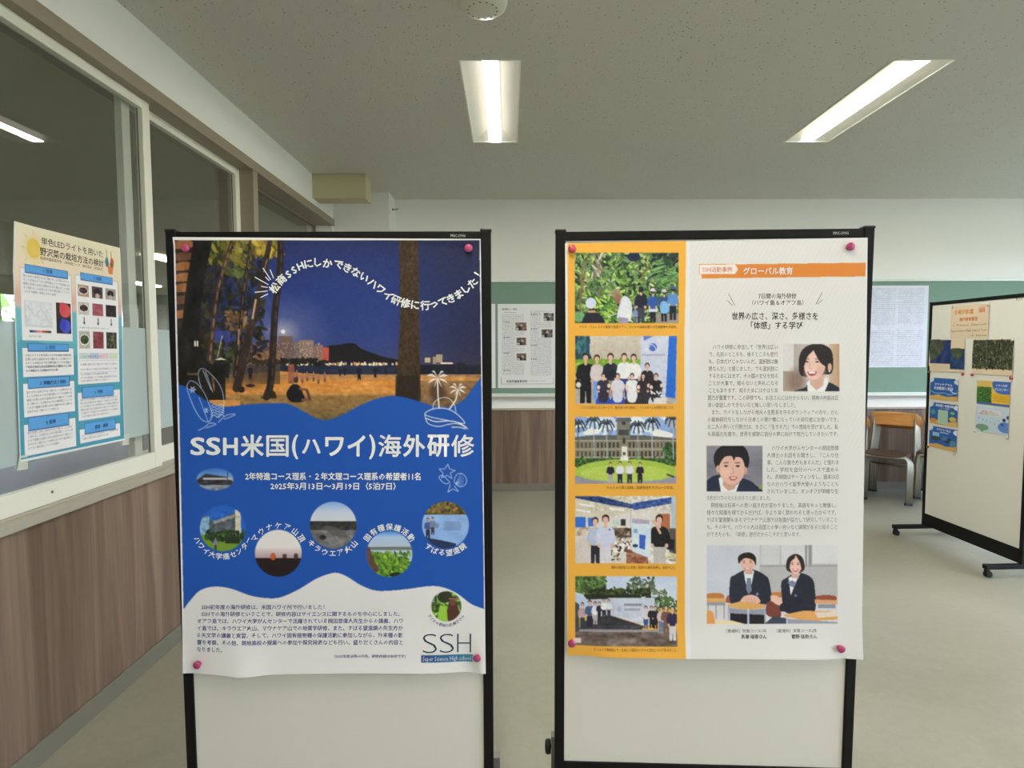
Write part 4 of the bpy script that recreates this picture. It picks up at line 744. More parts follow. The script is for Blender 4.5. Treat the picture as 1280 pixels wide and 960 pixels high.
    c.blob([(1002, 452), (1005, 438), (1016, 432), (1018, 436), (1009, 446), (1003, 462), (1000, 458)], (40, 32, 30)); c.blob([(1016, 434), (1028, 431), (1038, 440), (1041, 460), (1036, 465), (1031, 458), (1024, 452)], (40, 32, 30)); c.ell(1036.5, 459, 2.6, 5, (206, 158, 132)); c.ell(1036, 464, .8, .8, (240, 236, 226))
    eyes(1014.5, 452.2, 6.4, 2.3); c.line([(1012, 454), (1011, 460), (1014, 461)], .8, (196, 148, 122)); c.blob([(1008.5, 464.5), (1014, 465.5), (1020.5, 464), (1018, 469), (1011.5, 469.5)], (176, 84, 78)); c.poly([(1010, 465.2), (1019, 465), (1017.5, 467), (1011.5, 467.2)], (244, 238, 230))
    clip(883, 557, 952.5, 614); c.grad(883, 557, 953, 615, [(0, (134, 130, 132)), (.5, (120, 116, 120)), (1, (140, 132, 136))]); c.noise(883, 557, 953, 600, 18, 6, 5); c.blob([(875, 618), (884, 600), (900, 593), (930, 598), (944, 606), (950, 618)], (36, 42, 60)); c.poly([(898, 598), (903, 594), (920, 606), (924, 602), (919, 616), (901, 616)], (228, 224, 220)); c.rect(948, 606, 953, 611, (140, 150, 60))
    c.poly([(904, 594), (922, 598), (918, 611), (910, 613), (903, 606)], (202, 152, 126)); c.blob([(896, 585), (892, 572), (896, 562), (906, 556), (922, 555), (932, 561), (936, 574), (932, 586), (914, 582)], (30, 27, 30)); c.ell(914.5, 585, 16, 20.5, (220, 174, 148), 1, -.05); c.ell(897.5, 586, 2.6, 4.6, (206, 156, 130)); c.ell(931.5, 588, 2.2, 4.6, (200, 150, 126)); c.ell(907, 592, 6, 7, (232, 188, 162), .6, soft=.6)
    c.blob([(898, 582), (897, 568), (906, 560), (922, 560), (932, 570), (931, 582), (927, 573), (920, 571), (917, 575), (914, 570), (906, 571), (901, 577)], (30, 27, 30)); eyes(914.5, 582.3, 7.2, 2.6); c.line([(915, 584), (917, 591), (913, 592)], .8, (186, 136, 112)); c.blob([(910.5, 596), (916, 595.2), (921.5, 596), (918.5, 600), (913, 600)], (186, 104, 96)); c.poly([(912.5, 596.3), (920, 596.3), (918, 598), (914, 598)], (240, 232, 224))
    clip(883, 681, 1046.5, 778.8); c.grad(883, 681, 1047, 780, [(0, (206, 204, 196)), (.35, (200, 196, 188)), (1, (214, 208, 196))]); c.rect(883, 681, 930, 750, (198, 198, 196)); c.rect(949, 681, 1047, 706, (190, 182, 170)); c.rect(950.5, 681, 974, 705, (202, 198, 188)); c.rect(976, 681, 1006, 705, (206, 202, 194)); c.rect(1006, 681, 1008, 706, (130, 124, 120)); c.rect(1010.5, 681, 1014, 706, (140, 136, 130)); c.rect(1015, 681, 1047, 704, (210, 206, 196)); c.rect(949, 706, 1047, 708, (160, 150, 142)); c.rect(949, 708, 1047, 745, (180, 174, 164))
    for x0, x1, y in ((883, 903, 741), (1020, 1044, 744), (963, 978, 740)): c.blob([(x0, y+6), (x0, y+1), ((x0+x1)/2, y-.5), (x1, y+1), (x1, y+6)], (190, 120, 56) if x0 < 1000 else (150, 76, 52))
    c.poly([(883, 747), (905, 747), (907, 752), (883, 752)], (222, 168, 96)); c.rect(883, 752, 906, 756, (150, 150, 156)); 
    for x in (884, 894, 904): c.rect(x, 755, x+1, 773, (130, 130, 134))
    c.ell(930, 744, 22, 4, (120, 66, 50), 0); c.blob([(907, 752), (908, 745), (914, 743), (914, 752)], (160, 90, 60)); c.blob([(913, 754), (912, 724), (918, 718), (930, 712), (943, 712), (955, 718), (961, 726), (963, 750), (950, 756), (930, 756)], (40, 42, 52)); c.poly([(929, 714), (942, 713), (940, 724), (936, 742), (931, 726)], (226, 224, 222)); c.poly([(933, 722), (938, 722), (939, 738), (935, 742), (932, 736)], (120, 124, 140)); c.ell(946, 742, 1.6, 1.8, (120, 130, 150))
    c.rect(931, 709, 940, 717, (206, 158, 132)); c.ell(934, 702.5, 9, 12, (224, 178, 152)); c.blob([(923, 704), (922, 696), (928, 691), (938, 690.5), (944, 696), (944, 706), (941, 700), (932, 697), (926, 700)], (34, 27, 26)); eyes(933.5, 702.5, 4.2, 1.4); c.blob([(930, 709.5), (934, 710), (938, 709), (936.5, 712), (931.5, 712)], (206, 110, 100)); c.rect(931.5, 710, 936.5, 711, (244, 236, 228))
    c.ell(937.5, 749, 11, 6, (226, 182, 156)); c.blob([(924, 752), (930, 745), (937, 744), (946, 746), (950, 752), (940, 756), (930, 755)], (224, 178, 152)); 
    for k in range(4): c.line([(931+k*3.6, 746), (933+k*3.6, 753)], .6, (190, 140, 116))
    c.poly([(909, 755), (925, 751), (957, 755), (957, 759), (935, 762), (910, 758)], (218, 164, 92)); c.poly([(910, 759), (935, 762), (957, 760), (957, 768), (935, 769), (911, 766)], (150, 150, 156)); c.poly([(912, 766), (956, 768), (956, 779), (912, 779)], (34, 30, 34)); c.rect(909, 757, 911, 779, (176, 176, 180)); c.rect(933.5, 760, 936, 779, (190, 190, 194)); c.rect(955, 757, 957, 779, (170, 170, 176)); c.blob([(883, 779), (883, 764), (890, 764), (893, 774), (893, 779)], (220, 150, 76)); c.poly([(893, 775), (915, 775), (930, 779), (893, 779)], (230, 206, 156))
    c.blob([(977, 748), (976, 728), (982, 722), (992, 717), (1002, 716), (1014, 722), (1018, 734), (1018, 764), (1000, 768), (980, 764)], (38, 40, 50)); c.poly([(985, 722), (992, 718), (1000, 716), (994, 728), (988, 744), (986, 728)], (226, 224, 222)); c.poly([(984, 727), (990, 725), (995, 728), (992, 734), (987, 732)], (120, 128, 150)); c.rect(989, 712, 998, 722, (210, 162, 136))
    c.blob([(983, 712), (983, 700), (988, 694), (995, 692), (1002, 696), (1005, 704), (1004, 713), (994, 716)], (44, 34, 32)); c.ell(994, 705.5, 8, 11.5, (230, 186, 160)); c.blob([(984, 706), (986, 697), (993, 693), (993, 697), (988, 702), (986, 711)], (44, 34, 32)); c.blob([(994, 693), (1001, 696), (1004, 706), (1002, 712), (999, 702)], (44, 34, 32)); eyes(993.5, 705, 3.8, 1.3); c.blob([(989.5, 710.5), (993.5, 711.5), (998, 710.5), (996, 714), (991.5, 714)], (206, 100, 96)); c.rect(991, 711.3, 996.5, 712.4, (246, 238, 230))
    c.blob([(958, 768), (958, 754), (964, 751), (974, 754), (976, 768), (972, 772)], (120, 62, 50)); c.blob([(963, 744), (970, 744), (977, 750), (976, 756), (970, 755), (964, 750)], (226, 182, 156)); c.ell(994, 744, 1.5, 1.6, (110, 120, 140)); c.blob([(976, 754), (996, 748), (1004, 752), (990, 760), (976, 764)], (34, 36, 46))
    c.poly([(979, 768), (1004, 763), (1047, 764), (1047, 774), (1010, 776), (980, 770)], (220, 160, 88)); c.poly([(1018, 765), (1047, 764), (1047, 770), (1022, 772)], (226, 206, 176)); c.poly([(955, 779), (966, 770), (982, 772), (982, 779)], (60, 66, 80)); c.rect(982, 771, 984, 779, (186, 186, 190)); c.poly([(984, 773), (1047, 777), (1047, 779), (984, 779)], (150, 150, 156)); c.poly([(1018, 749), (1047, 750), (1047, 755), (1018, 754)], (214, 156, 110)); c.rect(1022, 755, 1044, 760, (140, 140, 146))
    for q, a in (((718.5, 316, 848, 404), 9), ((718.8, 420, 846, 504.8), 11), ((718.5, 521, 845, 604.5), 9), ((718.8, 620, 844.5, 704), 9), ((719, 720, 845.5, 806), 9), ((978.5, 430, 1048.5, 488.8), 3.5), ((883, 557, 952.5, 614), 3.5), ((883, 681, 1046.5, 778.8), 4)):
        clip(*q); c.noise(*q, 2.0, 2.0, a*.42); c.noise(*q, 22, 16, a*.3); c.noise(*q, 5, 5, a*.12, False)
    c.setclip(None); c.soften(1); return c
def letter_global():
    k = Ink(); g = (134, 131, 122); b = (70, 66, 64)
    k.text('SSH活動事例', 878, 339.7, 7.6, (214, 120, 60), 915, 0); k.text('グローバル教育', 929, 342.6, 10, (238, 228, 212), 991, .02)
    k.text('7日間の海外研修', 948, 372.9, 7.4, b, 995.5, 0); k.text('（ハワイ島＆オアフ島）', 940, 381, 7, b, 1004, 0)
    k.text('世界の広さ、深さ、多様さを', 914.6, 399, 10.2, (52, 48, 46), 1022, .008); k.text('「体感」する学び', 938.5, 410.6, 10.2, (52, 48, 46), 1003, .008)
    for x0, y0, x1, y1 in ((910.5, 367, 918.5, 382), (908.8, 375.5, 915.5, 382), (1027.5, 366, 1019.5, 380), (1028, 374.5, 1021, 380.5)):
        d = np.array([x1-x0, y1-y0], float); d /= np.hypot(*d); n = np.array([-d[1], d[0]])*.35; k.raw(np.array([[x0, y0]-n, [x0, y0]+n, [x1, y1]+n, [x1, y1]-n]), np.array([[0, 1, 2], [0, 2, 3]]), (120, 114, 108))
    A = ['　ハワイ研修に参加して『世界は広い', 'で、名前のところも、後ろところも旅行', 'も、日本だけじゃないんだ、選択肢は無', '限なんだ』と感じました。でも選択肢に', 'するためにはまず、その国の文化を知る', 'ことが大事で、知らないと失礼になる', 'こともあります。知るためにはやはり英']
    for i, s_ in enumerate(A): k.text(s_, 891 if i == 0 else 886, 436.3+i*9.03, 6.6, g, 972)
    Bt = [('語力が重要です。この研修でも、お店さんには分からない、現地の内容は正', 1047), ('浅い会話しかできないなど悔しい思いをしました。', 994), ('　また、ガイドをしながら地元の生態系を守るボランティアの方や、がん', 1047), ('の最新研究をしながら日本との懸け橋になっている研究者にお会いでき、', 1047), ('お二人の熱いと行動力は、まさに『生きる力』での感銘を受けました。私', 1047), ('も英語力を磨き、世界を視野に自分の夢に向けて努力していきたいです。', 1047)]
    for i, (s_, x1) in enumerate(Bt): k.text(s_, 890 if i == 2 else 884.5, 499.6+i*9.05, 6.6, g, x1)
    C_ = ['ハワイ大学がんセンターの岡田悠偉', '人博士のお話をお聞きし、『こんな仕', '事、こんな働き方もあるんだ』と憧れま', 'した。学校を自分のペースで進めら', 'れ、長期間はサーフィンをし、週末は日', 'なのかハワイ留学大使のようなことも', 'されていました。オンオフが明確な生']
    for i, s_ in enumerate(C_): k.text(s_, 964 if i == 0 else 958, 562.2+i*9.0, 6.6, g, 1047.5)
    D = [('き方がハワイならわかろうと感じました。', 883, 963), ('　研修後は将来への思い描き方が変わりました。英語をもっと勉強し、', 888, 1045), ('様々な知識を得てからだけば、今より深く関われると思ったからです。', 883, 1045), ('すばる望遠鏡もあるマウナケア山頂では各国が協力して研究していること', 883, 1046), ('も、その中で、ハワイの人は自国との争い合いなど課題があると知ること', 883, 1046), ('ができたのも、『研修』旅行だからこそだと思います。', 883, 1000)]
    for i, (s_, x0, x1) in enumerate(D): k.text(s_, x0, 624.6+i*9.05, 6.6, g, x1)
    k.text('［普通科］特進コース1年', 907, 789, 4.6, b, 957); k.text('［普通科］文理コース2年', 970, 789, 4.6, b, 1020); k.text('長瀬 瑠香さん', 925, 796.3, 5.6, b, 957, .01); k.text('菅野 佳奈さん', 988, 796.3, 5.6, b, 1020, .01)
    o = (112, 78, 30)
    for s_, x0, x1, y in (('マキキ・フォレストの散策と植物ツアー。ガイドの指導を聞いて外来植物を学習中。', 724, 846, 410.3), ('ハワイ大学がんセンターにて。最先端の研究施設に、アットホームな時間が過ごせた。', 726, 843, 511), ('カメハメハ像と前庭。放課後探究でグループ写真。', 758, 842, 611), ('現地の高校生との交流。英語での探究発表も、好評でした。', 764, 844, 710.6), ('ビショップ博物館にて。日本との関係やハワイの文化について学びました。', 742, 845, 811.8)): k.text(s_, x0, y, 4.3, o, x1)
    k.text('［普通科］特進コース', 908, 789, .01, b); return k
def f_global(X, Y, extra=0.0):
    n3, k0 = FB2.plane(.0022); P = on_plane(X, Y, n3, k0); s = (X-707)/372; t = (Y-303)/517
    d = .003*t+.012*np.clip((t-.9)/.1, 0, 1)**1.6*(1-bump(s, .04, .07))*(1-.8*bump(s, .93, .07))+.0022*np.sin(s*7+t*5)*bump(t, .5, .45)+.004*bump(s, .39, .06)*np.clip(t*3, 0, 1)*np.clip((1-t)*6, 0, 1)*.5
    P[..., 1] -= np.maximum(d, 0)+extra; return P
CG = conv_for((216, 211, 196))
r = root('poster', on_plane(893, 820, *FB2.plane()).tolist(), 'large cream poster with an orange column of five photos, on the middle display board', 'poster', 'large posters on the display boards')
sheet_px(r, 'sheet', [(706.3, 304.2), (1084.5, 297), (1076.5, 822.5), (709, 818.5)], 460, 630, paint_global(), letter_global(), f_global, CG, M['print'])

# ---------- magnets with clear domed heads
def pin(P, n, col, label, sc=1.0, grp='magenta pins holding the large posters'):
    r = root('push_pin', P, label, 'push pin', grp); n = Vector(n); n.normalize()
    MB().lathe(P, n, [(0, .0085*sc), (.0015*sc, .009*sc), (.003*sc, .007*sc), (.005*sc, .007*sc), (.007*sc, .0106*sc), (.0105*sc, .0110*sc), (.0128*sc, .008*sc), (.0136*sc, 0)], 20).build('head', col, r, smooth=True)
    return r
for fn, fr, px, py, c_, lab in ((f_beach, FB1, 234, 311, 'pink', 'magenta pin at the top left corner of the blue beach poster'), (f_beach, FB1, 586, 311, 'pink', 'magenta pin at the top right corner of the blue beach poster'), (f_beach, FB1, 249.5, 828, 'pink', 'magenta pin at the bottom left corner of the blue beach poster'), (f_beach, FB1, 596.5, 819, 'pink', 'magenta pin beside the SSH letters at the bottom right of the blue poster'),
        (f_global, FB2, 715, 312, 'red', 'red pin at the top left corner of the orange edged poster'), (f_global, FB2, 1061, 309, 'pink', 'magenta pin above the orange header bar at the poster top right'), (f_global, FB2, 714.5, 802, 'pink', 'magenta pin at the bottom left of the orange photo column'), (f_global, FB2, 1048.5, 808.5, 'pink', 'magenta pin at the bottom right below the two seated students picture')):
    P = fn(np.array([px]), np.array([py]), .0005)[0]; pin(tuple(float(v) for v in P), (fr.n[0], fr.n[1], 0), M[c_], lab)

# ---------- research poster taped on the left window
def paint_led():
    c = Cv(0, 0, 600, 850, .6, (250, 240, 205), 21)
    c.grad(0, 0, 600, 850, [(0, (246, 238, 206)), (.24, (244, 222, 196)), (.30, (236, 190, 170)), (.345, (232, 200, 190)), (.36, (120, 200, 214)), (.6, (96, 184, 200)), (1, (72, 156, 184))])
    c.poly([(0, 430), (40, 400), (300, 470), (600, 400), (600, 850), (0, 850)], (78, 164, 190), .7)
    c.ell(100, 82, 44, 46, (238, 216, 150), .8, soft=.5); c.ell(96, 80, 33, 36, (240, 208, 98)); c.ell(104, 90, 20, 20, (246, 220, 120), .6, soft=.6)
    for a in range(8): c.line([(98+50*math.cos(a*.785), 82+54*math.sin(a*.785)), (98+62*math.cos(a*.785), 82+66*math.sin(a*.785))], 5, (226, 212, 160))
    c.line([(506, 22), (506, 60)], 4, (170, 150, 110)); c.line([(536, 26), (536, 66)], 4, (190, 120, 70)); c.blob([(494, 70), (506, 52), (516, 66), (516, 92), (500, 92)], (70, 150, 160)); c.blob([(524, 84), (536, 52), (552, 66), (546, 92), (530, 96)], (206, 110, 66)); c.poly([(510, 92), (546, 92), (540, 124), (514, 124)], (232, 136, 80)); c.ell(508, 82, 8, 12, (90, 120, 120)); c.ell(536, 84, 7, 10, (120, 110, 90))
    W_ = (248, 248, 250); OUT = (60, 100, 150)
    def panel(x0, y0, x1, y1, tx0, ty0, tx1, ty1):
        c.rect(x0-2, y0-2, x1+2, y1+2, OUT, .5); c.rect(x0, y0, x1, y1, W_); c.rect(tx0-2, ty0-2, tx1+2, ty1+3, (50, 90, 150)); c.rect(tx0, ty0, tx1, ty1, (98, 172, 238))
    panel(30, 158, 283, 416, 54, 143, 264, 170); panel(28, 444, 287, 548, 56, 429, 258, 454); panel(27, 572, 286, 694, 50, 554, 259, 589); panel(24, 720, 286, 834, 45, 696, 249, 742)
    panel(308, 152, 574, 588, 338, 139, 536, 165); panel(305, 622, 573, 735, 331, 602, 530, 643); panel(309, 770, 566, 826, 338, 748, 534, 790)
    c.rect(42, 272, 180, 368, (232, 236, 242)); c.noise(48, 276, 176, 362, 10, 8, 7); c.line([(60, 290), (90, 330), (120, 300), (160, 340)], 2, (200, 206, 220)); c.line([(48, 276), (48, 362), (176, 362)], 1.5, (170, 176, 190))
    c.rect(198, 269, 276, 387, (64, 44, 50)); c.rect(198, 328, 276, 387, (40, 34, 60)); c.ell(246, 298, 30, 26, (226, 92, 96)); c.ell(232, 290, 16, 24, (216, 80, 90)); c.ell(246, 358, 30, 26, (80, 90, 210)); c.ell(234, 352, 16, 24, (60, 70, 196))
    for i, q in enumerate(((30, 40, 90), (90, 110, 170), (200, 140, 140), (240, 160, 110), (200, 80, 60), (110, 60, 50), (60, 34, 34))): c.rect(65+i*15, 379, 80+i*15, 386, q)
    for i, (x0, x1) in enumerate(((320, 384), (404, 470), (488, 556))):
        for j, (y0, y1) in enumerate(((186, 234), (256, 306), (373, 444))):
            b0 = [[(190, 160, 130), (90, 66, 66), (170, 164, 156)], [(206, 200, 196), (170, 90, 104), (44, 36, 40)], [(196, 190, 180), (140, 66, 80), (56, 50, 48)]][j][i]
            c.rect(x0, y0, x1, y1, b0); c.noise(x0, y0, x1, y1, 12, 10, 12)
            if i == 0: c.ell((x0+x1)/2, (y0+y1)/2, (x1-x0)*.45, (y1-y0)*.33, (236, 232, 226)); c.ell((x0+x1)/2, (y0+y1)/2-1, (x1-x0)*.38, (y1-y0)*.26, (70, 40, 44) if j < 2 else (62, 76, 44)); c.noise(x0+10, y0+12, x1-10, y1-14, 6, 6, 14)
            if (i, j) in ((1, 0), (2, 0)): c.ell((x0+x1)/2, y0+22, 22, 14, (40, 28, 34)); c.ell((x0+x1)/2, y0+38, 14, 10, (200, 180, 170))
            if (i, j) == (2, 2): c.leaves(x0+8, y0+12, x1-8, y1-10, [(120, 130, 80), (90, 110, 70)], 16, 10, 3)
        xm = (x0+x1)/2; c.line([(xm, 318), (xm, 340)], 5, (60, 60, 70)); c.poly([(xm-8, 336), (xm+8, 336), (xm, 348)], (60, 60, 70))
    for i, q in enumerate(((214, 232, 224), (200, 210, 240), (240, 214, 224), (220, 236, 206))): c.rect(318+i*62, 462, 376+i*62, 486, q)
    for y in (492, 516, 540): c.rect(318, y, 566, y+1.5, (206, 214, 230))
    c.rect(0, 842, 600, 850, (236, 244, 246)); c.rect(0, 0, 5, 850, (220, 236, 236)); c.rect(595, 0, 600, 850, (236, 244, 240)); return c
def letter_led():
    k = Ink(); d = (70, 66, 56); g = (128, 130, 146)
    k.text('単色LEDライトを用いた', 136, 57, 31, d, 480, .004, 2); k.text('野沢菜の栽培方法の検討', 127, 97, 32, d, 482, .012, 2); k.text('松商学園高等学校　2年特進コース　野沢菜班　共同研究', 127, 115, 13, (126, 120, 100), 474)
    n = (34, 70, 130)
    for s_, x, y in (('1. 背景', 135, 162), ('2. 目的', 138, 447), ('3. 実験方法と材料', 105, 579), ('4. 仮説', 128, 727), ('5. 結果', 415, 158), ('6. 考察', 405, 630), ('展望・謝辞', 400, 776)): k.text(s_, x, y, 17, n, None, .01)
    T = 'これまで植物の生育には光の波長が大きく関わることが知られており野沢菜についても同様の効果が期待される私たちは単色光を当てて栽培し収量と味の違いを調べた結果から適した光を考察する'
    def para(x, y, w_, nl, em=10.5, gap=14, bold=0):
        for i in range(nl):
            n_ = int(w_/em)-(0 if i < nl-1 else 7); j = (i*13+int(y)) % 30; k.text((T*2)[j:j+max(3, n_)], x, y+i*gap, em, g, None, bold)
    para(42, 188, 232, 5); para(60, 404, 130, 1, 9); para(40, 474, 236, 5); para(62, 488+28, 210, 2); para(40, 608, 236, 6); para(38, 755, 236, 5); para(322, 512, 240, 3, 9, 20); para(322, 566, 240, 2, 9, 12); para(318, 655, 244, 6, 9.5, 13.5); para(320, 800, 236, 2, 9.5, 13); para(322, 362, 240, 1, 8); para(330, 480, 200, 1, 10)
    return k
LQ = np.array([(-1.762, 2.193, 1.954), (-1.762, 2.797, 1.957), (-1.762, 2.780, 1.083), (-1.762, 2.177, 1.094)])
def f_led(X, Y, extra=0.0):
    s = np.asarray(X)/600.; t = np.asarray(Y)/850.; P = bil(LQ, s, t); P[..., 0] += .003+.010*np.clip(1-s*6, 0, 1)*np.clip(1-t*5, 0, 1)+.0025*np.sin(t*6)*s+extra; return P
CL = conv_for((250, 250, 250), .82)
r = root('window_poster', (-1.76, 2.49, 1.09), 'yellow and teal research poster with small photos, taped on the left window glass', 'poster')
sheet_px(r, 'sheet', [(0, 0), (600, 0), (600, 850), (0, 850)], 260, 370, paint_led(), letter_led(), f_led, CL, M['matte'])
for i, (y0, z0, lab) in enumerate(((2.17, 1.065, 'clear tape strip below the bottom left corner of the window poster'), (2.765, 1.06, 'clear tape strip below the bottom right corner of the window poster'))):
    tp = MB().add([(-1.7655, y0, z0), (-1.7655, y0+.05, z0-.004), (-1.7585, y0+.042, z0+.05), (-1.7585, y0+.006, z0+.052), (-1.765, y0, z0), (-1.765, y0+.05, z0-.004), (-1.758, y0+.042, z0+.05), (-1.758, y0+.006, z0+.052)], [(0, 1, 2, 3), (4, 5, 6, 7), (0, 1, 5, 4), (1, 2, 6, 5), (2, 3, 7, 6), (3, 0, 4, 7)]).build('tape_strip', M['clear'])
    props(tp, lab, 'tape', 'tape on the window poster')

# ---------- newsletters on the green board
def flat_sheet(name, x0, x1, z0, z1, y, label, cat, grp, cv, ink, conv, res=.006):
    w, h = (x1-x0)*1000, (z1-z0)*1000; r = root(name, ((x0+x1)/2, y, z0), label, cat, grp)
    fn = lambda X, Y, e=0.0: np.stack([x0+np.asarray(X)/1000., np.full(np.shape(X), y-e)-.002*np.sin(np.asarray(X)/w*3.1), z1-np.asarray(Y)/1000.], -1)
    sheet_px(r, 'sheet', [(0, 0), (w, 0), (w, h), (0, h)], int(w/1000/res), int(h/1000/res), cv, ink, fn, conv, M['matte']); return r
CB = conv_for((244, 246, 246), .84)
def news(kind):
    c = Cv(0, 0, 620, 870, .4, (236, 240, 242) if kind else (226, 232, 246), 31+kind); k = Ink(); g = (150, 156, 160); d = (70, 74, 76)
    T = '学校だより探究活動の報告今年度も多くの生徒が課題研究に取り組み成果を発表しました地域との連携や海外研修など様々な学びの機会がありました'
    if kind:
        for q in ((183, 189, 298, 272), (194, 348, 295, 425), (194, 510, 295, 585), (474, 96, 579, 174), (452, 262, 568, 348)):
            c.rect(*q, (120, 104, 92) if q[0] < 300 else (104, 102, 104)); c.noise(*q, 16, 14, 34); c.rect(q[0]+30, q[1]+40, q[0]+60, q[3], (50, 44, 44)); c.ell(q[0]+62, q[1]+32, 16, 14, (190, 166, 150)); c.rect(q[0]+4, q[3]-24, q[0]+34, q[3]-4, (200, 196, 190))
        c.rect(36, 759, 578, 761, (150, 154, 156)); c.rect(36, 828, 578, 830, (150, 154, 156)); c.rect(36, 759, 38, 830, (150, 154, 156)); c.rect(576, 759, 578, 830, (150, 154, 156))
        k.text('松商学園だより　探究号', 44, 62, 20, d, 200, .02); k.text('〜令和7年度　研究活動のあゆみ〜', 60, 92, 12, d, 200); k.text('松商学園高等学校', 90, 812, 30, (60, 62, 64), 305, .02); k.text('長野県松本市県3丁目6番1号', 325, 800, 11, g, 500)
        def col(x, y0, y1, w_, skip):
            y = y0; i = 0
            while y < y1:
                w2 = w_
                for q in skip:
                    if q[1]-8 < y < q[3]+12 and q[0] < x+w_: w2 = q[0]-x-8
                k.text((T*3)[i % 40:i % 40+int(w2/11)], x, y, 10.5, g); y += 15; i += 7
        col(42, 116, 745, 250, ((183, 189, 298, 272), (194, 348, 295, 425), (194, 510, 295, 585))); col(335, 80, 745, 240, ((474, 96, 579, 174), (452, 262, 568, 348)))
        for x, y in ((60, 190), (60, 350), (60, 510), (60, 690), (345, 112), (345, 262), (345, 430), (345, 575)): k.text('■ 活動報告', x, y, 13, d, None, .01)
    else:
        for j in range(2):
            for i in range(38): k.text((T*2)[(i*5+j*9) % 50:(i*5+j*9) % 50+20], 24+(i % 2)*300, 40+j*430+(i//2)*20, 13, (178, 186, 206) if (i*7+j) % 5 else (150, 158, 186), 24+(i % 2)*300+268)
        c.rect(14, 425, 606, 428, (190, 198, 220)); c.rect(14, 14, 606, 16, (196, 204, 224)); c.rect(14, 850, 606, 852, (190, 198, 220)); c.noise(14, 16, 606, 850, 30, 20, 3)
    return c, k
for x0, x1, z0, z1, kd, lab in ((-.111, .509, 1.083, 1.953, 1, 'white newsletter with small photos on the green board, seen between the two poster boards'), (-.76, -.135, 1.083, 1.953, 1, 'white newsletter mostly hidden behind the left poster board, its right edge showing'), (3.715, 4.35, 1.286, 2.132, 0, 'pale bluish newsletter on the green board beside the right display board')):
    cv, k = news(kd); flat_sheet('newsletter', x0, x1, z0, z1, YB-.0155, lab, 'newsletter', 'newsletters on the green board', cv, k, CB)

# ---------- sheets on the right display board
CR = conv_for((240, 240, 232), .82)
def b3_sheet(name, u0, u1, z1, z0, label, cv, ink, lift=.0035):
    w, h = (u1-u0)*1000, (z1-z0)*1000; q = FB3.p((u0+u1)/2, z0, lift); r = root(name, q, label, 'printed sheet', 'sheets on the right display board')
    def fn(X, Y, e=0.0):
        u = u0+np.asarray(X)/1000.; d = lift-.006+e+.003*np.sin(np.asarray(Y)/h*3.1); p = FB3.o+u[..., None]*FB3.e+d[..., None]*FB3.n
        return np.concatenate([p, (z1-np.asarray(Y)/1000.)[..., None]], -1)
    sheet_px(r, 'sheet', [(0, 0), (w, 0), (w, h), (0, h)], int(w/4), int(h/4), cv, ink, fn, CR, M['matte']); return r
TAN = (226, 208, 172)
c = Cv(0, 0, 345, 240, .7, TAN, 1); k = Ink(); c.rect(255, 20, 312, 62, (226, 140, 120), .5)
k.text('令和7年度', 28, 62, 40, (222, 140, 60), 212, .02); k.text('SSH', 262, 54, 30, (214, 96, 84), 306, .02); k.text('海外研修報告', 84, 112, 30, (220, 120, 60), 252, .02); k.text('―  Tokusen  Classroom', 10, 148, 20, (120, 100, 84), 330); k.text('SuperScience High School Tour', 4, 190, 22, (120, 100, 84), 334); k.text('in  Hawaii', 200, 225, 20, (120, 100, 84), 330)
b3_sheet('title_sheet', .225, .570, 1.798, 1.559, 'tan title sheet with orange heading, topmost on the right display board', c, k)
c = Cv(0, 0, 352, 245, .7, TAN, 2); c.rect(10, 6, 218, 184, (34, 56, 104)); c.blob([(10, 6), (120, 6), (150, 60), (110, 120), (60, 150), (10, 150)], (78, 84, 66)); c.rect(219, 73, 356, 224, (40, 66, 108)); c.blob([(225, 73), (330, 73), (330, 120), (290, 150), (250, 130)], (72, 86, 60)); c.noise(10, 6, 218, 184, 30, 30, 9); c.noise(219, 73, 352, 224, 24, 24, 9)
b3_sheet('map_sheet', .017, .369, 1.556, 1.311, 'tan sheet with two dark blue map pictures, at the left under the title sheet', c, None, .0045)
c = Cv(0, 0, 337, 245, .7, TAN, 3); c.rect(2, 4, 335, 205, (58, 64, 44)); c.leaves(2, 4, 335, 205, [(40, 44, 30), (84, 90, 62), (110, 112, 84), (30, 34, 26), (70, 80, 50)], 420, 12, 4); c.line([(120, 4), (130, 205)], 12, (96, 98, 78), .6); c.leaves(2, 120, 335, 205, [(130, 130, 104), (150, 146, 120)], 26, 6, 3)
b3_sheet('forest_sheet', .441, .778, 1.550, 1.305, 'tan bordered sheet with a dark forest picture, right of the two maps', c, None)
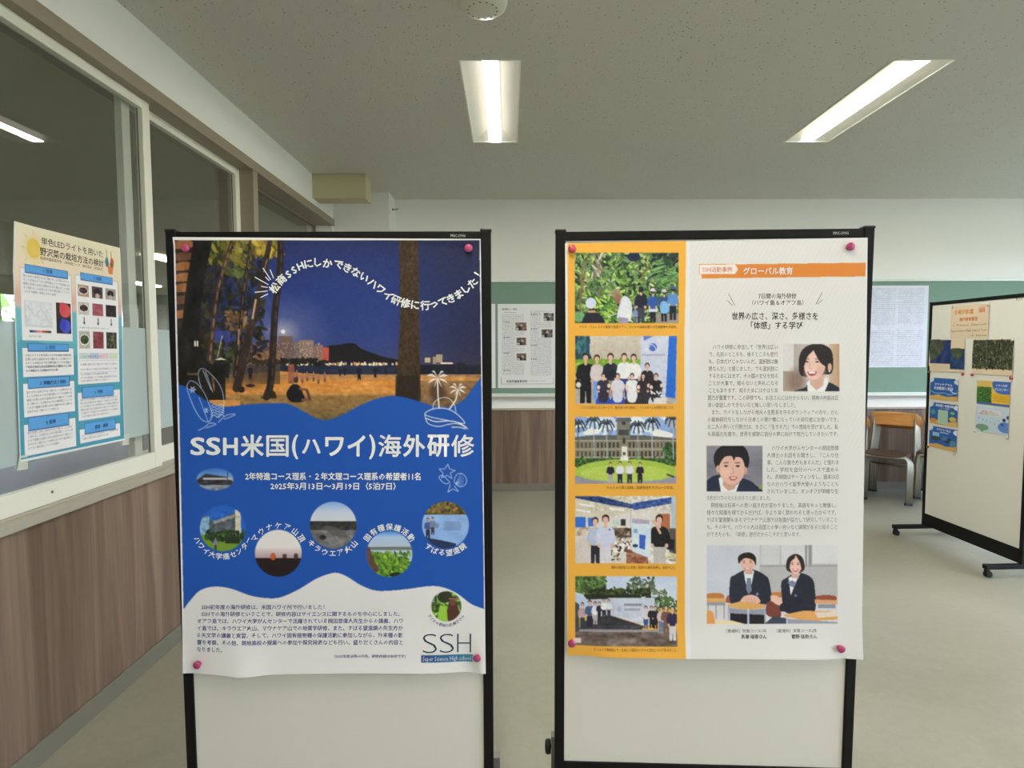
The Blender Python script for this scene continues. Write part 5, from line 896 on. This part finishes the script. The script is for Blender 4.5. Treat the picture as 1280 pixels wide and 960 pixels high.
def slide(kind):
    c = Cv(0, 0, 280, 168, .9, (44, 98, 170), 40+kind); k = Ink(); w = (232, 238, 244)
    if kind < 3:
        c.blob([(0, 0), (34, 4), (30, 26), (0, 34)], (214, 226, 238)); c.blob([(280, 8), (244, 14), (246, 34), (280, 42)], (220, 228, 238)); c.poly([(0, 140), (90, 128), (180, 140), (280, 126), (280, 168), (0, 168)], (222, 180, 100))
    if kind == 0: c.curve([(0, 100), (60, 118), (140, 112), (210, 120), (280, 96)], 10, (110, 170, 200)); c.curve([(200, 86), (236, 104), (270, 110)], 6, (200, 220, 230)); c.noise(0, 100, 280, 140, 30, 10, 10); k.text('マウナケアでの', 46, 60, 26, w, 226, .02); k.text('天体観測と実習', 40, 88, 26, w, 232, .02)
    if kind == 1: c.rect(86, 52, 190, 160, (170, 206, 180)); c.ell(36, 74, 26, 18, (90, 150, 150)); c.ell(232, 66, 22, 12, (140, 190, 90)); c.ell(236, 112, 34, 18, (214, 190, 70)); c.ell(40, 138, 36, 16, (216, 150, 70)); k.text('固有種の保護活動', 60, 26, 20, w, 240, .02); k.text('ハワイの植物', 100, 44, 14, w, 200)
    if kind == 2: c.rect(34, 44, 104, 72, (150, 190, 220)); c.ell(70, 92, 48, 18, (60, 76, 70)); c.ell(190, 92, 44, 20, (50, 66, 80)); c.ell(160, 80, 30, 16, (90, 110, 170)); c.ell(240, 110, 30, 26, (80, 140, 160)); k.text('キラウエア火山', 76, 26, 20, w, 216, .02); k.text('地質学研修', 110, 44, 14, w, 200)
    if kind == 3: c.rect(0, 0, 280, 168, (220, 190, 96)); c.rect(0, 140, 280, 168, (70, 110, 180)); c.rect(0, 45, 124, 150, (70, 116, 52)); c.leaves(0, 45, 124, 150, [(50, 90, 44), (96, 150, 60), (40, 70, 36)], 90, 9, 3); c.blob([(140, 0), (280, 0), (280, 84), (180, 80), (136, 44)], (64, 110, 184)); c.rect(128, 84, 276, 150, (236, 190, 50)); [c.rect(136, 92+i*13, 268, 96+i*13, (190, 150, 60)) for i in range(4)]; k.text('ハワイ大学', 160, 34, 18, w, 250, .02); k.text('がんセンター', 150, 62, 22, w, 262, .02)
    if kind == 4: c.rect(0, 0, 280, 180, (196, 216, 226)); c.ell(60, 148, 56, 22, (120, 166, 130)); c.ell(250, 130, 60, 36, (96, 140, 206)); c.ell(240, 80, 14, 12, (50, 70, 110)); c.ell(268, 60, 10, 12, (40, 56, 90)); c.ell(226, 112, 14, 10, (60, 90, 160)); c.rect(20, 22, 214, 62, (228, 222, 220)); [c.ell(30+i*34, 86+(i*37) % 30, 4, 5, (110, 140, 170)) for i in range(7)]; k.text('研修を通して学んだこと', 50, 42, 14, (130, 90, 90), 180); k.text('感謝の気持ちを忘れずに', 32, 57, 13, (130, 90, 90), 206)
    return c, k
for i, (u0, u1, z1, z0, lab) in enumerate(((.041, .320, 1.260, 1.096, 'blue slide print with white heading and sandy foot, uppermost of the left column of three'), (.046, .326, 1.069, .904, 'blue slide print with a pale green box, middle of the left column of three'), (.050, .328, .884, .718, 'blue slide print with dark rocks and a sandy foot, lowest of the left column'), (.495, .766, 1.263, 1.097, 'yellow and blue slide print with a green photo, below the forest sheet'), (.492, .767, 1.085, .905, 'pale blue slide print with bubbles, lowest on the right half of the board'))):
    cv, k = slide(i); b3_sheet('slide_print', u0, u1, z1, z0, lab, cv, k)
k = Ink(); k.text('PLUS', 0, 0, 1, (120, 122, 118), None, .02)
k.build('maker_mark', lambda x, y, e: np.array([FB3.p(.775+xx*.024, 1.800-yy*.026, -.0052) for xx, yy in zip(x, y)]), M['print'], b3, lambda c: lin(c))
for u, z, m, lab in ((.362, 1.298, 'red', 'small red pin under the right corner of the map sheet'), (.447, 1.298, 'red', 'small red pin under the left corner of the forest sheet'), (.772, 1.290, 'red', 'small red pin under the right corner of the forest sheet'), (.026, 1.303, 'gold', 'small brass pin at the lower left corner of the map sheet'), (.040, .713, 'gold', 'small brass pin at the lower left corner of the lowest slide print'),
        (.232, 1.792, 'clear', 'clear pin at the upper left corner of the title sheet'), (.562, 1.790, 'clear', 'clear pin at the upper right corner of the title sheet'), (.770, 1.544, 'clear', 'clear pin at the upper right corner of the forest sheet'), (.312, .706, 'clear', 'clear pin under the right corner of the lowest slide print'), (.765, .894, 'clear', 'clear pin under the right corner of the pale blue slide print'), (.497, .900, 'clear', 'clear pin under the left corner of the pale blue slide print'), (.500, 1.258, 'clear', 'clear pin at the upper left corner of the yellow slide print'), (.312, 1.256, 'clear', 'clear pin at the upper right corner of the uppermost blue slide print')):
    pin(FB3.p(u, z, -.003 if m == 'clear' else -.0045), (FB3.n[0], FB3.n[1], 0), M[m], lab, .95, 'small pins on the right display board')

# ---------- stacked school chairs
def make_chair():
    r = root('school_chair', (0, 0, 0), '', 'chair', 'stacked school chairs')
    # local: faces -y, rear legs at y=.20, front legs at y=-.20
    for s in (-1, 1):
        x = .185*s; m = MB(); m.tube([(x*.93, .27, .80), (x*.95, .235, .62), (x, .19, .44), (x, .205, .25), (x*1.02, .225, .012)], .0115, 10); m.build('rear_leg', M['chrome'], r, smooth=True)
        for y in (.225, -.215): MB().lathe((x*1.02, y, .022), (0, 0, -1), [(0, .0135), (.018, .015), (.0215, .013), (.022, 0)], 12).build('foot_cap', M['rubber'], r, smooth=True)
    m = MB(); m.tube([(-.18, .2, .30), (.18, .2, .30)], .009, 8); m.build('crossbar', M['chrome'], r, smooth=True)
    m = MB(); m.tube([(-.189, -.215, .012), (-.187, -.185, .32), (-.183, -.172, .385), (-.168, -.166, .412), (-.145, -.165, .418), (.145, -.165, .418), (.168, -.166, .412), (.183, -.172, .385), (.187, -.185, .32), (.189, -.215, .012)], .0115, 10); m.build('front_frame', M['chrome'], r, smooth=True)
    for xx in (-.15, .15): m = MB(); m.tube([(xx, -.165, .418), (xx, .18, .418)], .008, 8); m.build('seat_rail', M['chrome'], r, smooth=True)
    bm = MB(); n = 14; vs = []; N = 36
    def rr(cx, cz, w, h, rad, y):
        o = []
        for i in range(N):
            a = 2*math.pi*i/N; ca, sa = math.cos(a), math.sin(a); e = 4.5; X = abs(ca)**(2/e)*math.copysign(1, ca)*w/2; Z = abs(sa)**(2/e)*math.copysign(1, sa)*h/2; o.append((cx+X, y(X), cz+Z))
        return o
    A = rr(0, .735, .395, .135, .03, lambda X: .262-.020*(1-(X/.18)**2)*-1); B_ = [(a, b-.011, c) for a, b, c in A]
    bm.add(A+B_, [tuple(range(N)), tuple(range(N, 2*N))]+[(i, (i+1) % N, N+(i+1) % N, N+i) for i in range(N)]); bm.build('backrest', M['ply'], r, bevel=.002)
    A = []
    for i in range(N):
        a = 2*math.pi*i/N; ca, sa = math.cos(a), math.sin(a); e = 5; A.append((abs(ca)**(2/e)*math.copysign(1, ca)*.168, abs(sa)**(2/e)*math.copysign(1, sa)*.18-.005, .442-.006*(1 if sa < -.6 else 0)))
    B_ = [(a, b, c-.012) for a, b, c in A]; m = MB(); m.add(A+B_, [tuple(range(N)), tuple(range(N, 2*N))]+[(i, (i+1) % N, N+(i+1) % N, N+i) for i in range(N)]); m.build('seat', M['seat'], r, bevel=.002)
    return r
def copy_tree(o):
    c = o.copy(); COL.objects.link(c)
    for ch in o.children: d = ch.copy(); COL.objects.link(d); d.parent = c
    return c
proto = make_chair(); first = True; ang = math.radians(-42)
ORD = ['rearmost', 'second from the wall', 'middle', 'second from the front', 'foremost']
for sx_, nm in ((3.80, 'of the stack seen between the middle and right boards'), (3.27, 'of the stack behind the middle board'), (4.33, 'of the stack behind the right board')):
    for i in range(5):
        ch = proto if first else copy_tree(proto); first = False
        f = .068*i; ch.location = (sx_+math.sin(ang)*f, 5.93-math.cos(ang)*f, .014*i); ch.rotation_euler = (0, 0, ang)
        ch['label'] = 'school chair, '+ORD[i]+' '+nm
